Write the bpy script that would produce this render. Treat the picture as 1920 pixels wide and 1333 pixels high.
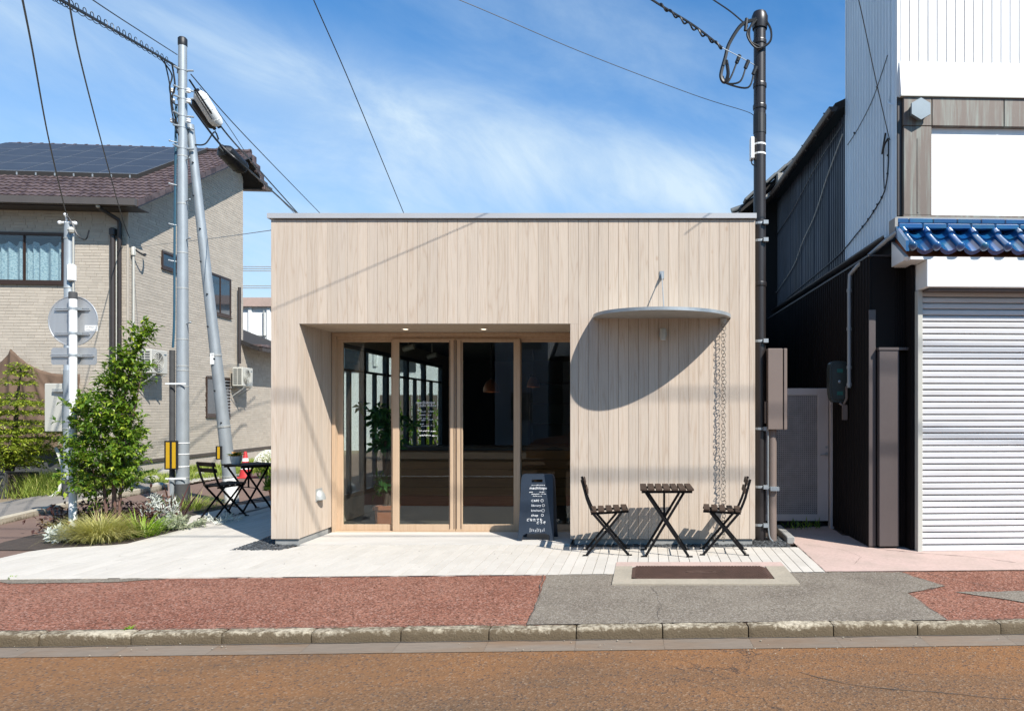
import bpy, bmesh, math, random
import numpy as np
from mathutils import Vector, Matrix, Euler
random.seed(7); rng = np.random.default_rng(7)
S = bpy.context.scene
for o in list(bpy.data.objects): bpy.data.objects.remove(o)
C = S.collection
R = math.radians
# ------------------------------------------------------------------ camera
F, CX, CY, EYE = 1333.33, 1215.0, 770.0, 1.51        # focal length in photo pixels, principal point, eye height
cd = bpy.data.cameras.new('camera'); cam = bpy.data.objects.new('camera', cd); C.objects.link(cam)
cd.sensor_width = 36; cd.lens = 25.0; cd.shift_x = -(CX-960)/1920; cd.shift_y = (CY-666.5)/1920
cd.clip_start = .05; cd.clip_end = 2000
cam.location = (0, 0, EYE); cam.rotation_euler = (R(90), 0, 0)
S.camera = cam
# ------------------------------------------------------------------ light
SUN = Vector((.98, -1.0, 1.42))
el = math.atan2(SUN.z, math.hypot(SUN.x, SUN.y)); az = math.atan2(SUN.x, SUN.y)
w = bpy.data.worlds.new('World'); S.world = w; w.use_nodes = True
wn = w.node_tree; wn.nodes.clear()
def N(nt, typ, ins=None, **props):
    n = nt.nodes.new(typ)
    for k, v in props.items(): setattr(n, k, v)
    for k, v in (ins or {}).items():
        if isinstance(v, bpy.types.NodeSocket): nt.links.new(v, n.inputs[k])
        else: n.inputs[k].default_value = v
    return n
def ramp(nt, fac, stops, interp='LINEAR'):
    n = N(nt, 'ShaderNodeValToRGB', {'Fac': fac}); cr = n.color_ramp; cr.interpolation = interp
    while len(cr.elements) < len(stops): cr.elements.new(.5)
    for e, (p, c) in zip(cr.elements, stops):
        e.position = p; e.color = (c, c, c, 1) if not hasattr(c, '__len__') else tuple(c)+(1,)
    return n
def mth(nt, op, a, b=0.0, c=0.0):
    n = N(nt, 'ShaderNodeMath', {0: a, 1: b, 2: c}, operation=op); return n.outputs[0]
def mix(nt, fac, a, b, blend='MIX'):
    n = N(nt, 'ShaderNodeMix', data_type='RGBA', blend_type=blend)
    for idx, v in ((0, fac), (6, a), (7, b)):
        if isinstance(v, bpy.types.NodeSocket): nt.links.new(v, n.inputs[idx])
        elif idx == 0: n.inputs[0].default_value = v
        else: n.inputs[idx].default_value = tuple(v)+(1,) if len(v) == 3 else tuple(v)
    return n.outputs[2]
SKY = .061
sky = N(wn, 'ShaderNodeTexSky', sky_type='NISHITA', sun_disc=False, sun_elevation=el, sun_rotation=az, altitude=50, air_density=1.0, dust_density=.6, ozone_density=3.0)
tc = N(wn, 'ShaderNodeTexCoord')
sx = N(wn, 'ShaderNodeSeparateXYZ', {0: tc.outputs['Generated']})
X_, Z_ = sx.outputs[0], sx.outputs[2]
def cloud(zs, tilt, loc, scale, detail, lo, hi, dist=.6, rough=.55):   # soft streaks, flattened and tilted on the dome
    v = N(wn, 'ShaderNodeCombineXYZ', {0: mth(wn, 'ADD', X_, loc[0]), 1: mth(wn, 'ADD', sx.outputs[1], loc[1]), 2: mth(wn, 'MULTIPLY_ADD', mth(wn, 'MULTIPLY_ADD', X_, tilt, Z_), zs, loc[2])})
    nz = N(wn, 'ShaderNodeTexNoise', {'Vector': v.outputs[0], 'Scale': scale, 'Detail': detail, 'Roughness': rough, 'Distortion': dist})
    return ramp(wn, nz.outputs[0], [(lo, 0), (hi, 1)], 'EASE').outputs[0]
c1 = cloud(2.2, .22, (3.1, .4, 1.3), 1.8, 10, .36, .80, .35, .55)
c2 = cloud(2.6, .35, (7.3, 2.2, 4.0), 3.4, 12, .30, .84, .5, .62)
bt = mth(wn, 'SUBTRACT', mth(wn, 'MULTIPLY_ADD', X_, .12, Z_), .318)
bt = mth(wn, 'DIVIDE', mth(wn, 'ADD', bt, mth(wn, 'MULTIPLY_ADD', c1, .03, -.015)), .050)
bandc = mth(wn, 'POWER', 2.718, mth(wn, 'MULTIPLY', mth(wn, 'MULTIPLY', bt, bt), -1.0))   # one long cirrus band
bandc = mth(wn, 'MULTIPLY', bandc, mth(wn, 'MULTIPLY_ADD', c2, .50, .20))
cl = mth(wn, 'ADD', mth(wn, 'MULTIPLY', c1, .16), mth(wn, 'ADD', mth(wn, 'MULTIPLY', mth(wn, 'MULTIPLY', c2, c1), .30), bandc))
lowf = ramp(wn, mth(wn, 'MULTIPLY_ADD', X_, .18, Z_), [(0.0, .85), (.12, .62), (.25, .30), (.40, .09), (.6, .0)]).outputs[0]     # thin milky veil towards the horizon
cl = mth(wn, 'MINIMUM', mth(wn, 'ADD', cl, mth(wn, 'MULTIPLY', lowf, mth(wn, 'MULTIPLY_ADD', c2, .4, .8))), .95)
tint = mix(wn, 1.0, sky.outputs[0], (.30, 1.31, 1.95), 'MULTIPLY')
skc = mix(wn, cl, tint, (7.0, 8.6, 9.9))
bg = N(wn, 'ShaderNodeBackground', {'Color': skc, 'Strength': SKY})
wo = N(wn, 'ShaderNodeOutputWorld', {'Surface': bg.outputs[0]})
sl = bpy.data.lights.new('sun', 'SUN'); sl.energy = 5.0; sl.angle = R(.53); sl.color = (1, .955, .89)
so = bpy.data.objects.new('sun', sl); C.objects.link(so); so.location = (8, -8, 14)
so.rotation_euler = (-SUN).to_track_quat('-Z', 'Y').to_euler()
vs = S.view_settings; vs.view_transform = 'Standard'; vs.look = 'None'; vs.exposure = .75; vs.gamma = 1; vs.use_curve_mapping = False
S.cycles.use_denoising = True; S.cycles.max_bounces = 10; S.cycles.transparent_max_bounces = 16
S.cycles.sample_clamp_indirect = 6
# ------------------------------------------------------------------ placing: photo pixel + depth -> point
def U(px, py, Y): return Vector(((px-CX)/F*Y, Y, EYE-(py-CY)/F*Y))
def G(px, py, z=0.0):
    Y = (EYE-z)*F/(py-CY); return Vector(((px-CX)/F*Y, Y, z))
# ------------------------------------------------------------------ mesh builder
class MB:
    def __init__(s, T=None): s.v = []; s.f = []; s.T = T
    def p(s, *a):
        q = Vector(a[0]) if len(a) == 1 else Vector(a)
        if s.T: q = s.T(q)
        s.v.append(q); return len(s.v)-1
    def poly(s, pts): s.f.append(tuple(s.p(q) for q in pts))
    def box(s, a, b, skip=()):
        x0, y0, z0 = a; x1, y1, z1 = b
        i = [s.p(x, y, z) for z in (z0, z1) for y in (y0, y1) for x in (x0, x1)]
        fs = {'d': (0, 2, 3, 1), 'u': (4, 5, 7, 6), 'f': (0, 1, 5, 4), 'b': (2, 6, 7, 3), 'l': (0, 4, 6, 2), 'r': (1, 3, 7, 5)}
        for k, q in fs.items():
            if k not in skip: s.f.append(tuple(i[j] for j in q))
        return s
    def cbox(s, a, b, c=.004):                          # box with chamfered edges
        x0, y0, z0 = a; x1, y1, z1 = b
        def ring(z, e): return [s.p(x, y, z) for x, y in ((x0+e+c, y0+e), (x1-e-c, y0+e), (x1-e, y0+e+c), (x1-e, y1-e-c), (x1-e-c, y1-e), (x0+e+c, y1-e), (x0+e, y1-e-c), (x0+e, y0+e+c))]
        rs = [ring(z0, c), ring(z0+c, 0), ring(z1-c, 0), ring(z1, c)]
        for a_, b_ in zip(rs, rs[1:]):
            for k in range(8): s.f.append((a_[k], a_[(k+1) % 8], b_[(k+1) % 8], b_[k]))
        s.f.append(tuple(reversed(rs[0]))); s.f.append(tuple(rs[3])); return s
    def ext(s, pts, vec):                               # prism: outline + extrusion
        pts = [Vector(q) for q in pts]; vec = Vector(vec); n = len(pts)
        a = [s.p(q) for q in pts]; b = [s.p(q+vec) for q in pts]
        s.f.append(tuple(reversed(a))); s.f.append(tuple(b))
        for k in range(n): s.f.append((a[k], a[(k+1) % n], b[(k+1) % n], b[k]))
        return s
    def tube(s, pts, r, n=8, cap=True, up=None, flat=1.0):
        pts = [Vector(q) for q in pts]; m = len(pts)
        rr = r if hasattr(r, '__len__') else [r]*m
        t0 = (pts[1]-pts[0]).normalized()
        a = Vector(up) if up else (Vector((0, 0, 1)) if abs(t0.z) < .9 else Vector((1, 0, 0)))
        rings = []
        for i in range(m):
            t = (pts[min(i+1, m-1)]-pts[max(i-1, 0)]).normalized()
            a = (a-t*a.dot(t)).normalized(); b = t.cross(a)
            rings.append([s.p(pts[i]+(a*math.cos(k*2*math.pi/n)*flat+b*math.sin(k*2*math.pi/n))*rr[i]) for k in range(n)])
        for A, B in zip(rings, rings[1:]):
            for k in range(n): s.f.append((A[k], A[(k+1) % n], B[(k+1) % n], B[k]))
        if cap: s.f.append(tuple(reversed(rings[0]))); s.f.append(tuple(rings[-1]))
        return s
    def bar(s, a, b, wx, wy, side=(0, 1, 0)):           # rectangular bar between two points; wy is its size along 'side'
        a, b = Vector(a), Vector(b); t = (b-a).normalized(); u = Vector(side); u = (u-t*u.dot(t)).normalized(); v = t.cross(u)
        q = [u*wy/2+v*wx/2, u*wy/2-v*wx/2, -u*wy/2-v*wx/2, -u*wy/2+v*wx/2]
        return s.ext([a+k for k in q], b-a)
    def lathe(s, prof, c=(0, 0, 0), n=24, cap=True):
        c = Vector(c); rings = [[s.p(c+Vector((r*math.cos(k*2*math.pi/n), r*math.sin(k*2*math.pi/n), z))) for k in range(n)] for r, z in prof]
        for A, B in zip(rings, rings[1:]):
            for k in range(n): s.f.append((A[k], A[(k+1) % n], B[(k+1) % n], B[k]))
        if cap: s.f.append(tuple(reversed(rings[0]))); s.f.append(tuple(rings[-1]))
        return s
    def ball(s, c, r, n=10, sq=(1, 1, 1), jit=0):
        c = Vector(c); m = max(4, n//2); rings = []
        for i in range(1, m):
            th = math.pi*i/m
            rings.append([s.p(c+Vector((math.sin(th)*math.cos(k*2*math.pi/n)*sq[0], math.sin(th)*math.sin(k*2*math.pi/n)*sq[1], math.cos(th)*sq[2]))*r*(1+random.uniform(-jit, jit))) for k in range(n)])
        top = s.p(c+Vector((0, 0, r*sq[2]))); bot = s.p(c-Vector((0, 0, r*sq[2])))
        for A, B in zip(rings, rings[1:]):
            for k in range(n): s.f.append((A[k], B[k], B[(k+1) % n], A[(k+1) % n]))
        for k in range(n): s.f.append((top, rings[0][k], rings[0][(k+1) % n])); s.f.append((bot, rings[-1][(k+1) % n], rings[-1][k]))
        return s
    def mesh(s, name, m, off=(0, 0, 0), smooth=False, fix=True, ang=40):
        me = bpy.data.meshes.new(name); off = Vector(off)
        me.from_pydata([tuple(q-off) for q in s.v], [], s.f)
        if fix:
            b = bmesh.new(); b.from_mesh(me); bmesh.ops.recalc_face_normals(b, faces=b.faces); b.to_mesh(me); b.free()
        if smooth:
            me.polygons.foreach_set('use_smooth', [True]*len(me.polygons)); me.set_sharp_from_angle(angle=R(ang))
        me.materials.append(m); me.update(); return me
    def build(s, name, m, parent=None, loc=None, smooth=False, fix=True, kind=None, label=None, cat=None, group=None, ang=40):
        base = wloc(parent) if parent else Vector(loc or (0, 0, 0))
        off = base if not loc or not parent else base+Vector(loc)
        o = bpy.data.objects.new(name, s.mesh(name, m, off, smooth, fix, ang)); C.objects.link(o)
        if parent: o.parent = parent; o.location = Vector(loc) if loc else (0, 0, 0)
        else: o.location = base
        return tag(o, label, cat, group, kind)
def wloc(o):
    v = Vector((0, 0, 0))
    while o: v += o.location; o = o.parent
    return v
def tag(o, label=None, cat=None, group=None, kind=None):
    for k, v in (('label', label), ('category', cat), ('group', group), ('kind', kind)):
        if v: o[k] = v
    return o
def thing(name, label, cat, loc=(0, 0, 0), group=None):
    o = bpy.data.objects.new(name, None); o.empty_display_size = .1; C.objects.link(o); o.location = loc
    return tag(o, label, cat, group)
def inst(name, me, parent, loc, rot=None, scale=None):  # one more piece sharing mesh data; loc is in world space
    o = bpy.data.objects.new(name, me); C.objects.link(o)
    if parent: o.parent = parent; loc = Vector(loc)-wloc(parent)
    if rot is not None and isinstance(rot, Matrix): o.matrix_local = Matrix.Translation(loc) @ rot.to_4x4()
    else:
        o.location = loc
        if rot: o.rotation_euler = rot
    if scale: o.scale = scale
    return o
def copy_tree(o, parent=None):
    c = o.copy(); C.objects.link(c)
    if parent: c.parent = parent
    for ch in o.children: copy_tree(ch, c)
    return c
def frame(o, th):                                       # local frame (s, t, z) turned by th about z
    o = Vector(o); u = Vector((math.cos(th), math.sin(th), 0)); d = Vector((-math.sin(th), math.cos(th), 0))
    return lambda q: o+u*q[0]+d*q[1]+Vector((0, 0, q[2]))
# ------------------------------------------------------------------ materials
KA = .64                                                # albedo scale of everything that is not white paint
def ka(c, name=''): return tuple(c) if 'white' in name and 'paving' not in name and 'slab' not in name else tuple(x*KA for x in c)
def mat(name, base, rough=.7, var=.12, scale=6, stretch=(1, 1, 1), bump=0.0, bscale=None, metal=0.0, col2=None, lo=.35, hi=.7, rnd=0.0, island=0.0, fine=0.0, spec=.5, coords='Object', rvar=0.0, detail=6, coat=0.0, speck=None):
    base = ka(base, name); col2 = ka(col2, name) if col2 else None
    m = bpy.data.materials.new(name); m.use_nodes = True; nt = m.node_tree; nt.nodes.clear()
    tc = N(nt, 'ShaderNodeTexCoord'); mp = N(nt, 'ShaderNodeMapping', {'Vector': tc.outputs[coords], 'Scale': stretch})
    oi = N(nt, 'ShaderNodeObjectInfo')
    if rnd or island:
        ofs = N(nt, 'ShaderNodeVectorMath', {0: mp.outputs[0], 1: N(nt, 'ShaderNodeCombineXYZ', {0: mth(nt, 'MULTIPLY', oi.outputs['Random'], 37.), 1: mth(nt, 'MULTIPLY', oi.outputs['Random'], 91.), 2: 0.}).outputs[0]}, operation='ADD').outputs[0]
    else: ofs = mp.outputs[0]
    nz = N(nt, 'ShaderNodeTexNoise', {'Vector': ofs, 'Scale': scale, 'Detail': detail, 'Roughness': .6})
    c2 = col2 or tuple(x*(1-var*2) for x in base)
    col = mix(nt, ramp(nt, nz.outputs[0], [(lo, 0), (hi, 1)]).outputs[0], base, c2)
    if fine:
        n2 = N(nt, 'ShaderNodeTexNoise', {'Vector': ofs, 'Scale': scale*14, 'Detail': 3})
        k = mth(nt, 'MULTIPLY_ADD', n2.outputs[0], fine*2, 1-fine)
        col = mix(nt, 1.0, col, N(nt, 'ShaderNodeCombineColor', {0: k, 1: k, 2: k}).outputs[0], 'MULTIPLY')
    if speck:
        vs_, sc_, am_ = speck
        vo = N(nt, 'ShaderNodeTexVoronoi', {'Vector': tc.outputs[coords], 'Scale': vs_})
        hs = N(nt, 'ShaderNodeSeparateColor', {0: vo.outputs['Color']})
        k = mth(nt, 'MULTIPLY_ADD', hs.outputs[0], am_*2, 1-am_)
        col = mix(nt, 1.0, col, N(nt, 'ShaderNodeCombineColor', {0: k, 1: k, 2: k}).outputs[0], 'MULTIPLY')
        col = mix(nt, ramp(nt, hs.outputs[1], [(.86, 0), (.9, .6)]).outputs[0], col, sc_)
    for amt, src in ((rnd, oi.outputs['Random']), (island, None)):
        if amt:
            if src is None: src = N(nt, 'ShaderNodeNewGeometry').outputs['Random Per Island']
            k = mth(nt, 'MULTIPLY_ADD', src, amt*2, 1-amt)
            col = mix(nt, 1.0, col, N(nt, 'ShaderNodeCombineColor', {0: k, 1: k, 2: k}).outputs[0], 'MULTIPLY')
    pb = N(nt, 'ShaderNodeBsdfPrincipled', {'Base Color': col, 'Roughness': rough, 'Metallic': metal, 'Specular IOR Level': spec, 'Coat Weight': coat})
    if rvar: nt.links.new(mth(nt, 'MULTIPLY_ADD', nz.outputs[0], rvar*2, rough-rvar), pb.inputs['Roughness'])
    if bump:
        n3 = N(nt, 'ShaderNodeTexNoise', {'Vector': ofs, 'Scale': bscale or scale*8, 'Detail': 4})
        bp = N(nt, 'ShaderNodeBump', {'Height': n3.outputs[0], 'Strength': bump, 'Distance': .01}); nt.links.new(bp.outputs[0], pb.inputs['Normal'])
    N(nt, 'ShaderNodeOutputMaterial', {'Surface': pb.outputs[0]})
    m['pb'] = pb.name
    return m
def wood(name, base, dark, grey, bands=9, rnd=.06, rough=.75, axis=2):
    base, dark, grey = ka(base), ka(dark), ka(grey)
    m = bpy.data.materials.new(name); m.use_nodes = True; nt = m.node_tree; nt.nodes.clear()
    tc = N(nt, 'ShaderNodeTexCoord'); oi = N(nt, 'ShaderNodeObjectInfo'); rd = oi.outputs['Random']
    ofs = N(nt, 'ShaderNodeCombineXYZ', {0: mth(nt, 'MULTIPLY', rd, 53.), 1: mth(nt, 'MULTIPLY', rd, 29.), 2: mth(nt, 'MULTIPLY', rd, 71.)})
    st = [1, 1, 1]; st[axis] = .055
    mp = N(nt, 'ShaderNodeMapping', {'Vector': tc.outputs['Object'], 'Scale': tuple(st)})
    v = N(nt, 'ShaderNodeVectorMath', {0: mp.outputs[0], 1: ofs.outputs[0]}, operation='ADD').outputs[0]
    n1 = N(nt, 'ShaderNodeTexNoise', {'Vector': v, 'Scale': 9, 'Detail': 2, 'Roughness': .45})
    ring = mth(nt, 'PINGPONG', mth(nt, 'MULTIPLY', n1.outputs[0], bands*2.0), 1.0)
    line = ramp(nt, ring, [(.0, 1), (.22, .35), (.6, 0)]).outputs[0]
    n2 = N(nt, 'ShaderNodeTexNoise', {'Vector': v, 'Scale': 120, 'Detail': 3})
    n3 = N(nt, 'ShaderNodeTexNoise', {'Vector': v, 'Scale': 5, 'Detail': 5, 'Roughness': .65})
    col = mix(nt, mth(nt, 'MULTIPLY', line, .36), base, dark)
    col = mix(nt, mth(nt, 'MULTIPLY', ramp(nt, n3.outputs[0], [(.45, 0), (.75, 1)]).outputs[0], .42), col, grey)
    k = mth(nt, 'ADD', mth(nt, 'MULTIPLY_ADD', n2.outputs[0], .22, .89), mth(nt, 'MULTIPLY_ADD', rd, rnd*2, -rnd))
    col = mix(nt, 1.0, col, N(nt, 'ShaderNodeCombineColor', {0: k, 1: k, 2: k}).outputs[0], 'MULTIPLY')
    kn = N(nt, 'ShaderNodeTexVoronoi', {'Vector': N(nt, 'ShaderNodeVectorMath', {0: N(nt, 'ShaderNodeMapping', {'Vector': tc.outputs['Object'], 'Scale': (1, 1, .5)}).outputs[0], 1: ofs.outputs[0]}, operation='ADD').outputs[0], 'Scale': 2.6})
    col = mix(nt, ramp(nt, kn.outputs['Distance'], [(.012, .55), (.05, 0)]).outputs[0], col, dark)
    pb = N(nt, 'ShaderNodeBsdfPrincipled', {'Base Color': col, 'Roughness': rough, 'Specular IOR Level': .12})
    bp = N(nt, 'ShaderNodeBump', {'Height': n2.outputs[0], 'Strength': .12, 'Distance': .004}); nt.links.new(bp.outputs[0], pb.inputs['Normal'])
    N(nt, 'ShaderNodeOutputMaterial', {'Surface': pb.outputs[0]}); return m
def leafm(name, a, b, c=None, trans=.35, rough=.45):
    m = bpy.data.materials.new(name); m.use_nodes = True; nt = m.node_tree; nt.nodes.clear()
    ge = N(nt, 'ShaderNodeNewGeometry'); st = [(0, a), (.75, b)]+([(1, c)] if c else [])
    col = ramp(nt, ge.outputs['Random Per Island'], st).outputs[0]
    pb = N(nt, 'ShaderNodeBsdfPrincipled', {'Base Color': col, 'Roughness': rough, 'Specular IOR Level': .4})
    tr = N(nt, 'ShaderNodeBsdfTranslucent', {'Color': mix(nt, 1.0, col, (1.5, 1.55, .7), 'MULTIPLY')})
    ms = N(nt, 'ShaderNodeMixShader', {0: trans, 1: pb.outputs[0], 2: tr.outputs[0]})
    N(nt, 'ShaderNodeOutputMaterial', {'Surface': ms.outputs[0]}); return m
def glass(name, tint=(.86, .93, .9), refl=1.0):
    m = bpy.data.materials.new(name); m.use_nodes = True; nt = m.node_tree; nt.nodes.clear()
    bf = N(nt, 'ShaderNodeNewGeometry').outputs['Backfacing']
    fr = N(nt, 'ShaderNodeFresnel', {'IOR': mth(nt, 'MULTIPLY_ADD', bf, 1/1.52-1.52, 1.52)})   # both faces of the pane reflect alike
    tb = N(nt, 'ShaderNodeBsdfTransparent', {'Color': tint+(1,)}); gl = N(nt, 'ShaderNodeBsdfGlossy', {'Roughness': .0, 'Color': (1, 1, 1, 1)})
    f2 = mth(nt, 'MINIMUM', mth(nt, 'MULTIPLY', fr.outputs[0], refl), 1.0)
    ms = N(nt, 'ShaderNodeMixShader', {0: f2, 1: tb.outputs[0], 2: gl.outputs[0]})
    N(nt, 'ShaderNodeOutputMaterial', {'Surface': ms.outputs[0]}); return m
def emit(name, col, st):
    m = bpy.data.materials.new(name); m.use_nodes = True; nt = m.node_tree; nt.nodes.clear()
    e = N(nt, 'ShaderNodeEmission', {'Color': tuple(col)+(1,), 'Strength': st}); N(nt, 'ShaderNodeOutputMaterial', {'Surface': e.outputs[0]}); return m
M = {}
M['cedar'] = wood('bleached cedar', (.735, .61, .49), (.50, .34, .225), (.60, .525, .455))
M['cedar_warm'] = wood('cedar soffit', (.68, .56, .43), (.48, .32, .2), (.58, .48, .36), rnd=.05)
M['joinery'] = wood('door joinery', (.70, .505, .34), (.52, .34, .20), (.64, .46, .31), bands=5, rnd=.03, rough=.5)
M['counter'] = wood('counter boards', (.36, .17, .07), (.2, .09, .04), (.3, .15, .07), axis=0, rnd=.2)
M['slat'] = wood('brown stained slats', (.072, .047, .034), (.04, .026, .018), (.085, .06, .047), axis=1, rnd=.15, rough=.6)
M['black_steel'] = mat('black powder coat', (.008, .008, .009), .5, scale=30, spec=.2)
M['galv'] = mat('galvanised steel', (.50, .545, .57), .5, .09, 9, (1, 1, .4), bump=.05, bscale=50, metal=.35, fine=.06)
M['galv_dark'] = mat('galvanised sheet', (.60, .61, .58), .5, .1, 14, bump=.04, metal=.25, fine=.1)
M['alu'] = mat('bare aluminium sign back', (.72, .725, .73), .42, .07, 3, (2.5, 1, .4), metal=.6)
M['white'] = mat('white paint', (.72, .72, .70), .5, .035, 3, fine=.03)
M['white_wall'] = mat('white painted panel', (.74, .74, .735), .6, .03, 1.4, (2.5, 1, .3), col2=(.58, .57, .55), lo=.52, hi=.85, fine=.03)
M['concrete'] = mat('pale concrete', (.47, .455, .42), .85, .1, 5, bump=.2, fine=.12)
M['plinth'] = mat('concrete plinth', (.42, .42, .40), .85, .1, 9, bump=.2, fine=.12)
M['paver'] = mat('white paving stone', (.735, .68, .60), .8, .02, 2.5, col2=(.655, .60, .52), lo=.40, hi=.75, rnd=.035, fine=.07, spec=.2, bump=.1, bscale=150)
M['slab'] = mat('white concrete slab', (.73, .685, .62), .8, .02, 1.6, (1, 2, 1), col2=(.64, .595, .53), lo=.45, hi=.75, fine=.05, bump=.08)
M['joint'] = mat('joint sand', (.34, .30, .26), .95, .15, 30)
M['red_asphalt'] = mat('red aggregate pavement', (.27, .112, .074), .95, .1, 1.1, col2=(.35, .165, .112), lo=.35, hi=.7, bump=.7, bscale=170, fine=.1, speck=(92, (.40, .25, .2), .62), spec=.12)
M['grey_asphalt'] = mat('worn grey asphalt', (.205, .17, .135), .95, .1, 1.6, col2=(.30, .258, .205), lo=.3, hi=.7, bump=.5, bscale=160, fine=.15, speck=(110, (.32, .29, .25), .36), spec=.12)
M['kerb'] = mat('kerb concrete', (.50, .445, .35), .9, .15, 2.2, col2=(.36, .31, .235), bump=.5, bscale=70, fine=.25, rnd=.08)
M['iron'] = mat('rusty cast iron', (.135, .075, .055), .6, .15, 8, bump=.1, metal=.2, fine=.1)
M['mortar_frame'] = mat('weathered mortar frame', (.50, .43, .33), .9, .14, 3.5, col2=(.40, .35, .27), bump=.3, fine=.22)
M['pink'] = mat('pink tinted concrete', (.68, .49, .42), .9, .1, 2.2, col2=(.52, .40, .33), lo=.40, hi=.78, bump=.3, fine=.18)
M['soil'] = mat('dark planting soil', (.085, .06, .045), .95, .2, 12, bump=.9, bscale=40, fine=.3)
M['lot'] = mat('bare lot soil', (.36, .275, .19), .95, .15, 1.2, col2=(.25, .20, .12), bump=.6, bscale=30, fine=.25)
M['lane'] = mat('brown lane asphalt', (.20, .125, .095), .9, .1, .6, col2=(.26, .165, .12), lo=.35, hi=.7, bump=.4, bscale=120, fine=.16)
M['walk_grey'] = mat('grey lane pavement', (.32, .285, .245), .9, .1, 1.5, bump=.3, fine=.18)
M['gravel'] = mat('black and grey pebbles', (.07, .075, .078), .55, .1, 40, island=.85)
M['siding'] = mat('beige brick siding', (.635, .555, .455), .85, .08, 7, col2=(.585, .51, .415), island=.075, fine=.07, bump=.3, bscale=90)
M['grout'] = mat('siding grout', (.63, .56, .47), .9, .1, 20)
M['brown_metal'] = mat('dark brown metal', (.055, .042, .038), .45, .1, 6, metal=.1)
M['band'] = mat('brown water table', (.085, .068, .058), .6, .1, 6)
M['bronze_frame'] = mat('bronze window frame', (.07, .038, .026), .4, .08, 9, metal=.3)
M['roof_tile'] = mat('brown roof tile', (.135, .092, .085), .55, .2, 3.6, col2=(.06, .034, .03), lo=.48, hi=.6, rnd=.16, fine=.12)
M['roof_edge'] = mat('brown fascia', (.12, .102, .092), .5, .08, 3)
M['under'] = mat('dark roof deck', (.03, .026, .024), .9)
M['panel_cell'] = mat('solar cells', (.055, .062, .075), .42, .1, 3, spec=.35)
M['panel_frame'] = mat('solar frame', (.45, .47, .50), .4, metal=.6)
M['foundation'] = mat('house foundation', (.44, .39, .33), .9, .08, 2, fine=.08)
M['tarp'] = mat('brown shade cloth', (.20, .125, .08), .85, .15, 3, (1, 1, .3), fine=.15, bump=.3)
M['cream'] = mat('cream plastic', (.68, .66, .58), .5, .03, 6)
M['ac_dark'] = mat('ac grille', (.10, .105, .10), .6)
M['rubber'] = mat('black cable sheath', (.014, .015, .017), .5, .1, 20)
M['cable_blue'] = mat('blue grey conduit', (.03, .12, .19), .5, .1, 6)
M['pole_base'] = mat('dark pole base', (.085, .085, .085), .8, .15, 8, fine=.2)
M['yellow'] = mat('yellow reflector', (.80, .47, .01), .4, .04, 10)
M['red'] = mat('red cone plastic', (.72, .05, .05), .5, .06, 8)
M['black_pole'] = mat('brown black pole coating', (.030, .024, .023), .38, .12, 8, fine=.08)
M['brown_box'] = mat('brown enclosure paint', (.255, .195, .165), .45, .03, 4, fine=.02)
M['taupe'] = mat('taupe sheet metal', (.125, .098, .092), .45, .06, 2.2, fine=.03)
M['dark_sheet'] = mat('near black corrugated steel', (.014, .011, .0105), .7, .12, 3, (1, 1, .3), spec=.15)
M['slate_sheet'] = mat('weathered slate corrugated steel', (.085, .10, .135), .45, .25, 2.2, (1, 1, .25), col2=(.025, .027, .034), lo=.3, hi=.75)
M['blue_sheet'] = mat('pale blue grey corrugated steel', (1.04, 1.17, 1.25), .5, .05, 2.5, (1, 1, .3))
M['copper'] = mat('weathered copper sheet', (.20, .155, .125), .55, .1, 4, (5, 1, .3), col2=(.33, .38, .33), lo=.46, hi=.80, metal=.15, fine=.2)
M['hex_metal'] = mat('pale hexagon badge', (.36, .42, .45), .4, .08, 4, metal=.3)
M['blue_tile'] = mat('cobalt glazed tile', (.008, .085, .27), .20, .1, 5, col2=(.02, .17, .25), lo=.45, hi=.85, spec=.8, rnd=.3, rvar=.08, coat=.6)
M['shutter'] = mat('white shutter slat', (.53, .525, .525), .45, .03, 1.6, (.5, 1, 3), col2=(.42, .405, .395), lo=.5, hi=.8, rnd=.03, fine=.05)
M['gate'] = mat('taupe gate frame', (.74, .68, .66), .45, .04, 4)
M['gate_mesh'] = mat('gate lattice', (.46, .43, .42), .6)
M['void'] = mat('dark backing', (.012, .011, .011), .9)
M['meter'] = mat('grey green meter case', (.06, .075, .072), .4, .06, 5)
M['teal'] = mat('teal label', (.03, .19, .155), .5)
M['navy'] = mat('blackboard navy', (.020, .033, .055), .45, .12, 6, fine=.1)
M['chalk'] = mat('white chalk', (.80, .80, .80), .9)
M['terracotta'] = mat('terracotta plastic', (.62, .20, .085), .55, .08, 6)
M['bark'] = mat('grey brown bark', (.14, .105, .08), .9, .2, 20, (1, 1, .3), bump=.6, fine=.2)
M['red_bark'] = mat('pinkish brown bark', (.24, .13, .10), .85, .2, 14, (1, 1, .3), bump=.4, fine=.2)
M['leaf'] = leafm('glossy green leaf', (.05, .11, .014), (.15, .24, .025), (.36, .42, .05), rough=.35)
M['conifer'] = leafm('conifer needles', (.11, .16, .018), (.26, .31, .03), (.42, .44, .06), trans=.3)
M['pachira'] = leafm('pachira leaf', (.02, .07, .018), (.045, .13, .03), (.10, .21, .06), trans=.3, rough=.3)
M['grass_gold'] = leafm('golden sedge', (.30, .29, .075), (.50, .46, .17), (.60, .54, .28), trans=.2, rough=.6)
M['grass'] = leafm('weedy grass', (.14, .20, .03), (.28, .34, .06), (.46, .43, .15), trans=.3, rough=.6)
M['lime_blade'] = leafm('lime blades', (.13, .24, .015), (.24, .36, .03), trans=.35)
M['silver'] = leafm('silver leaf', (.40, .43, .40), (.60, .62, .58), trans=.1, rough=.8)
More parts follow.
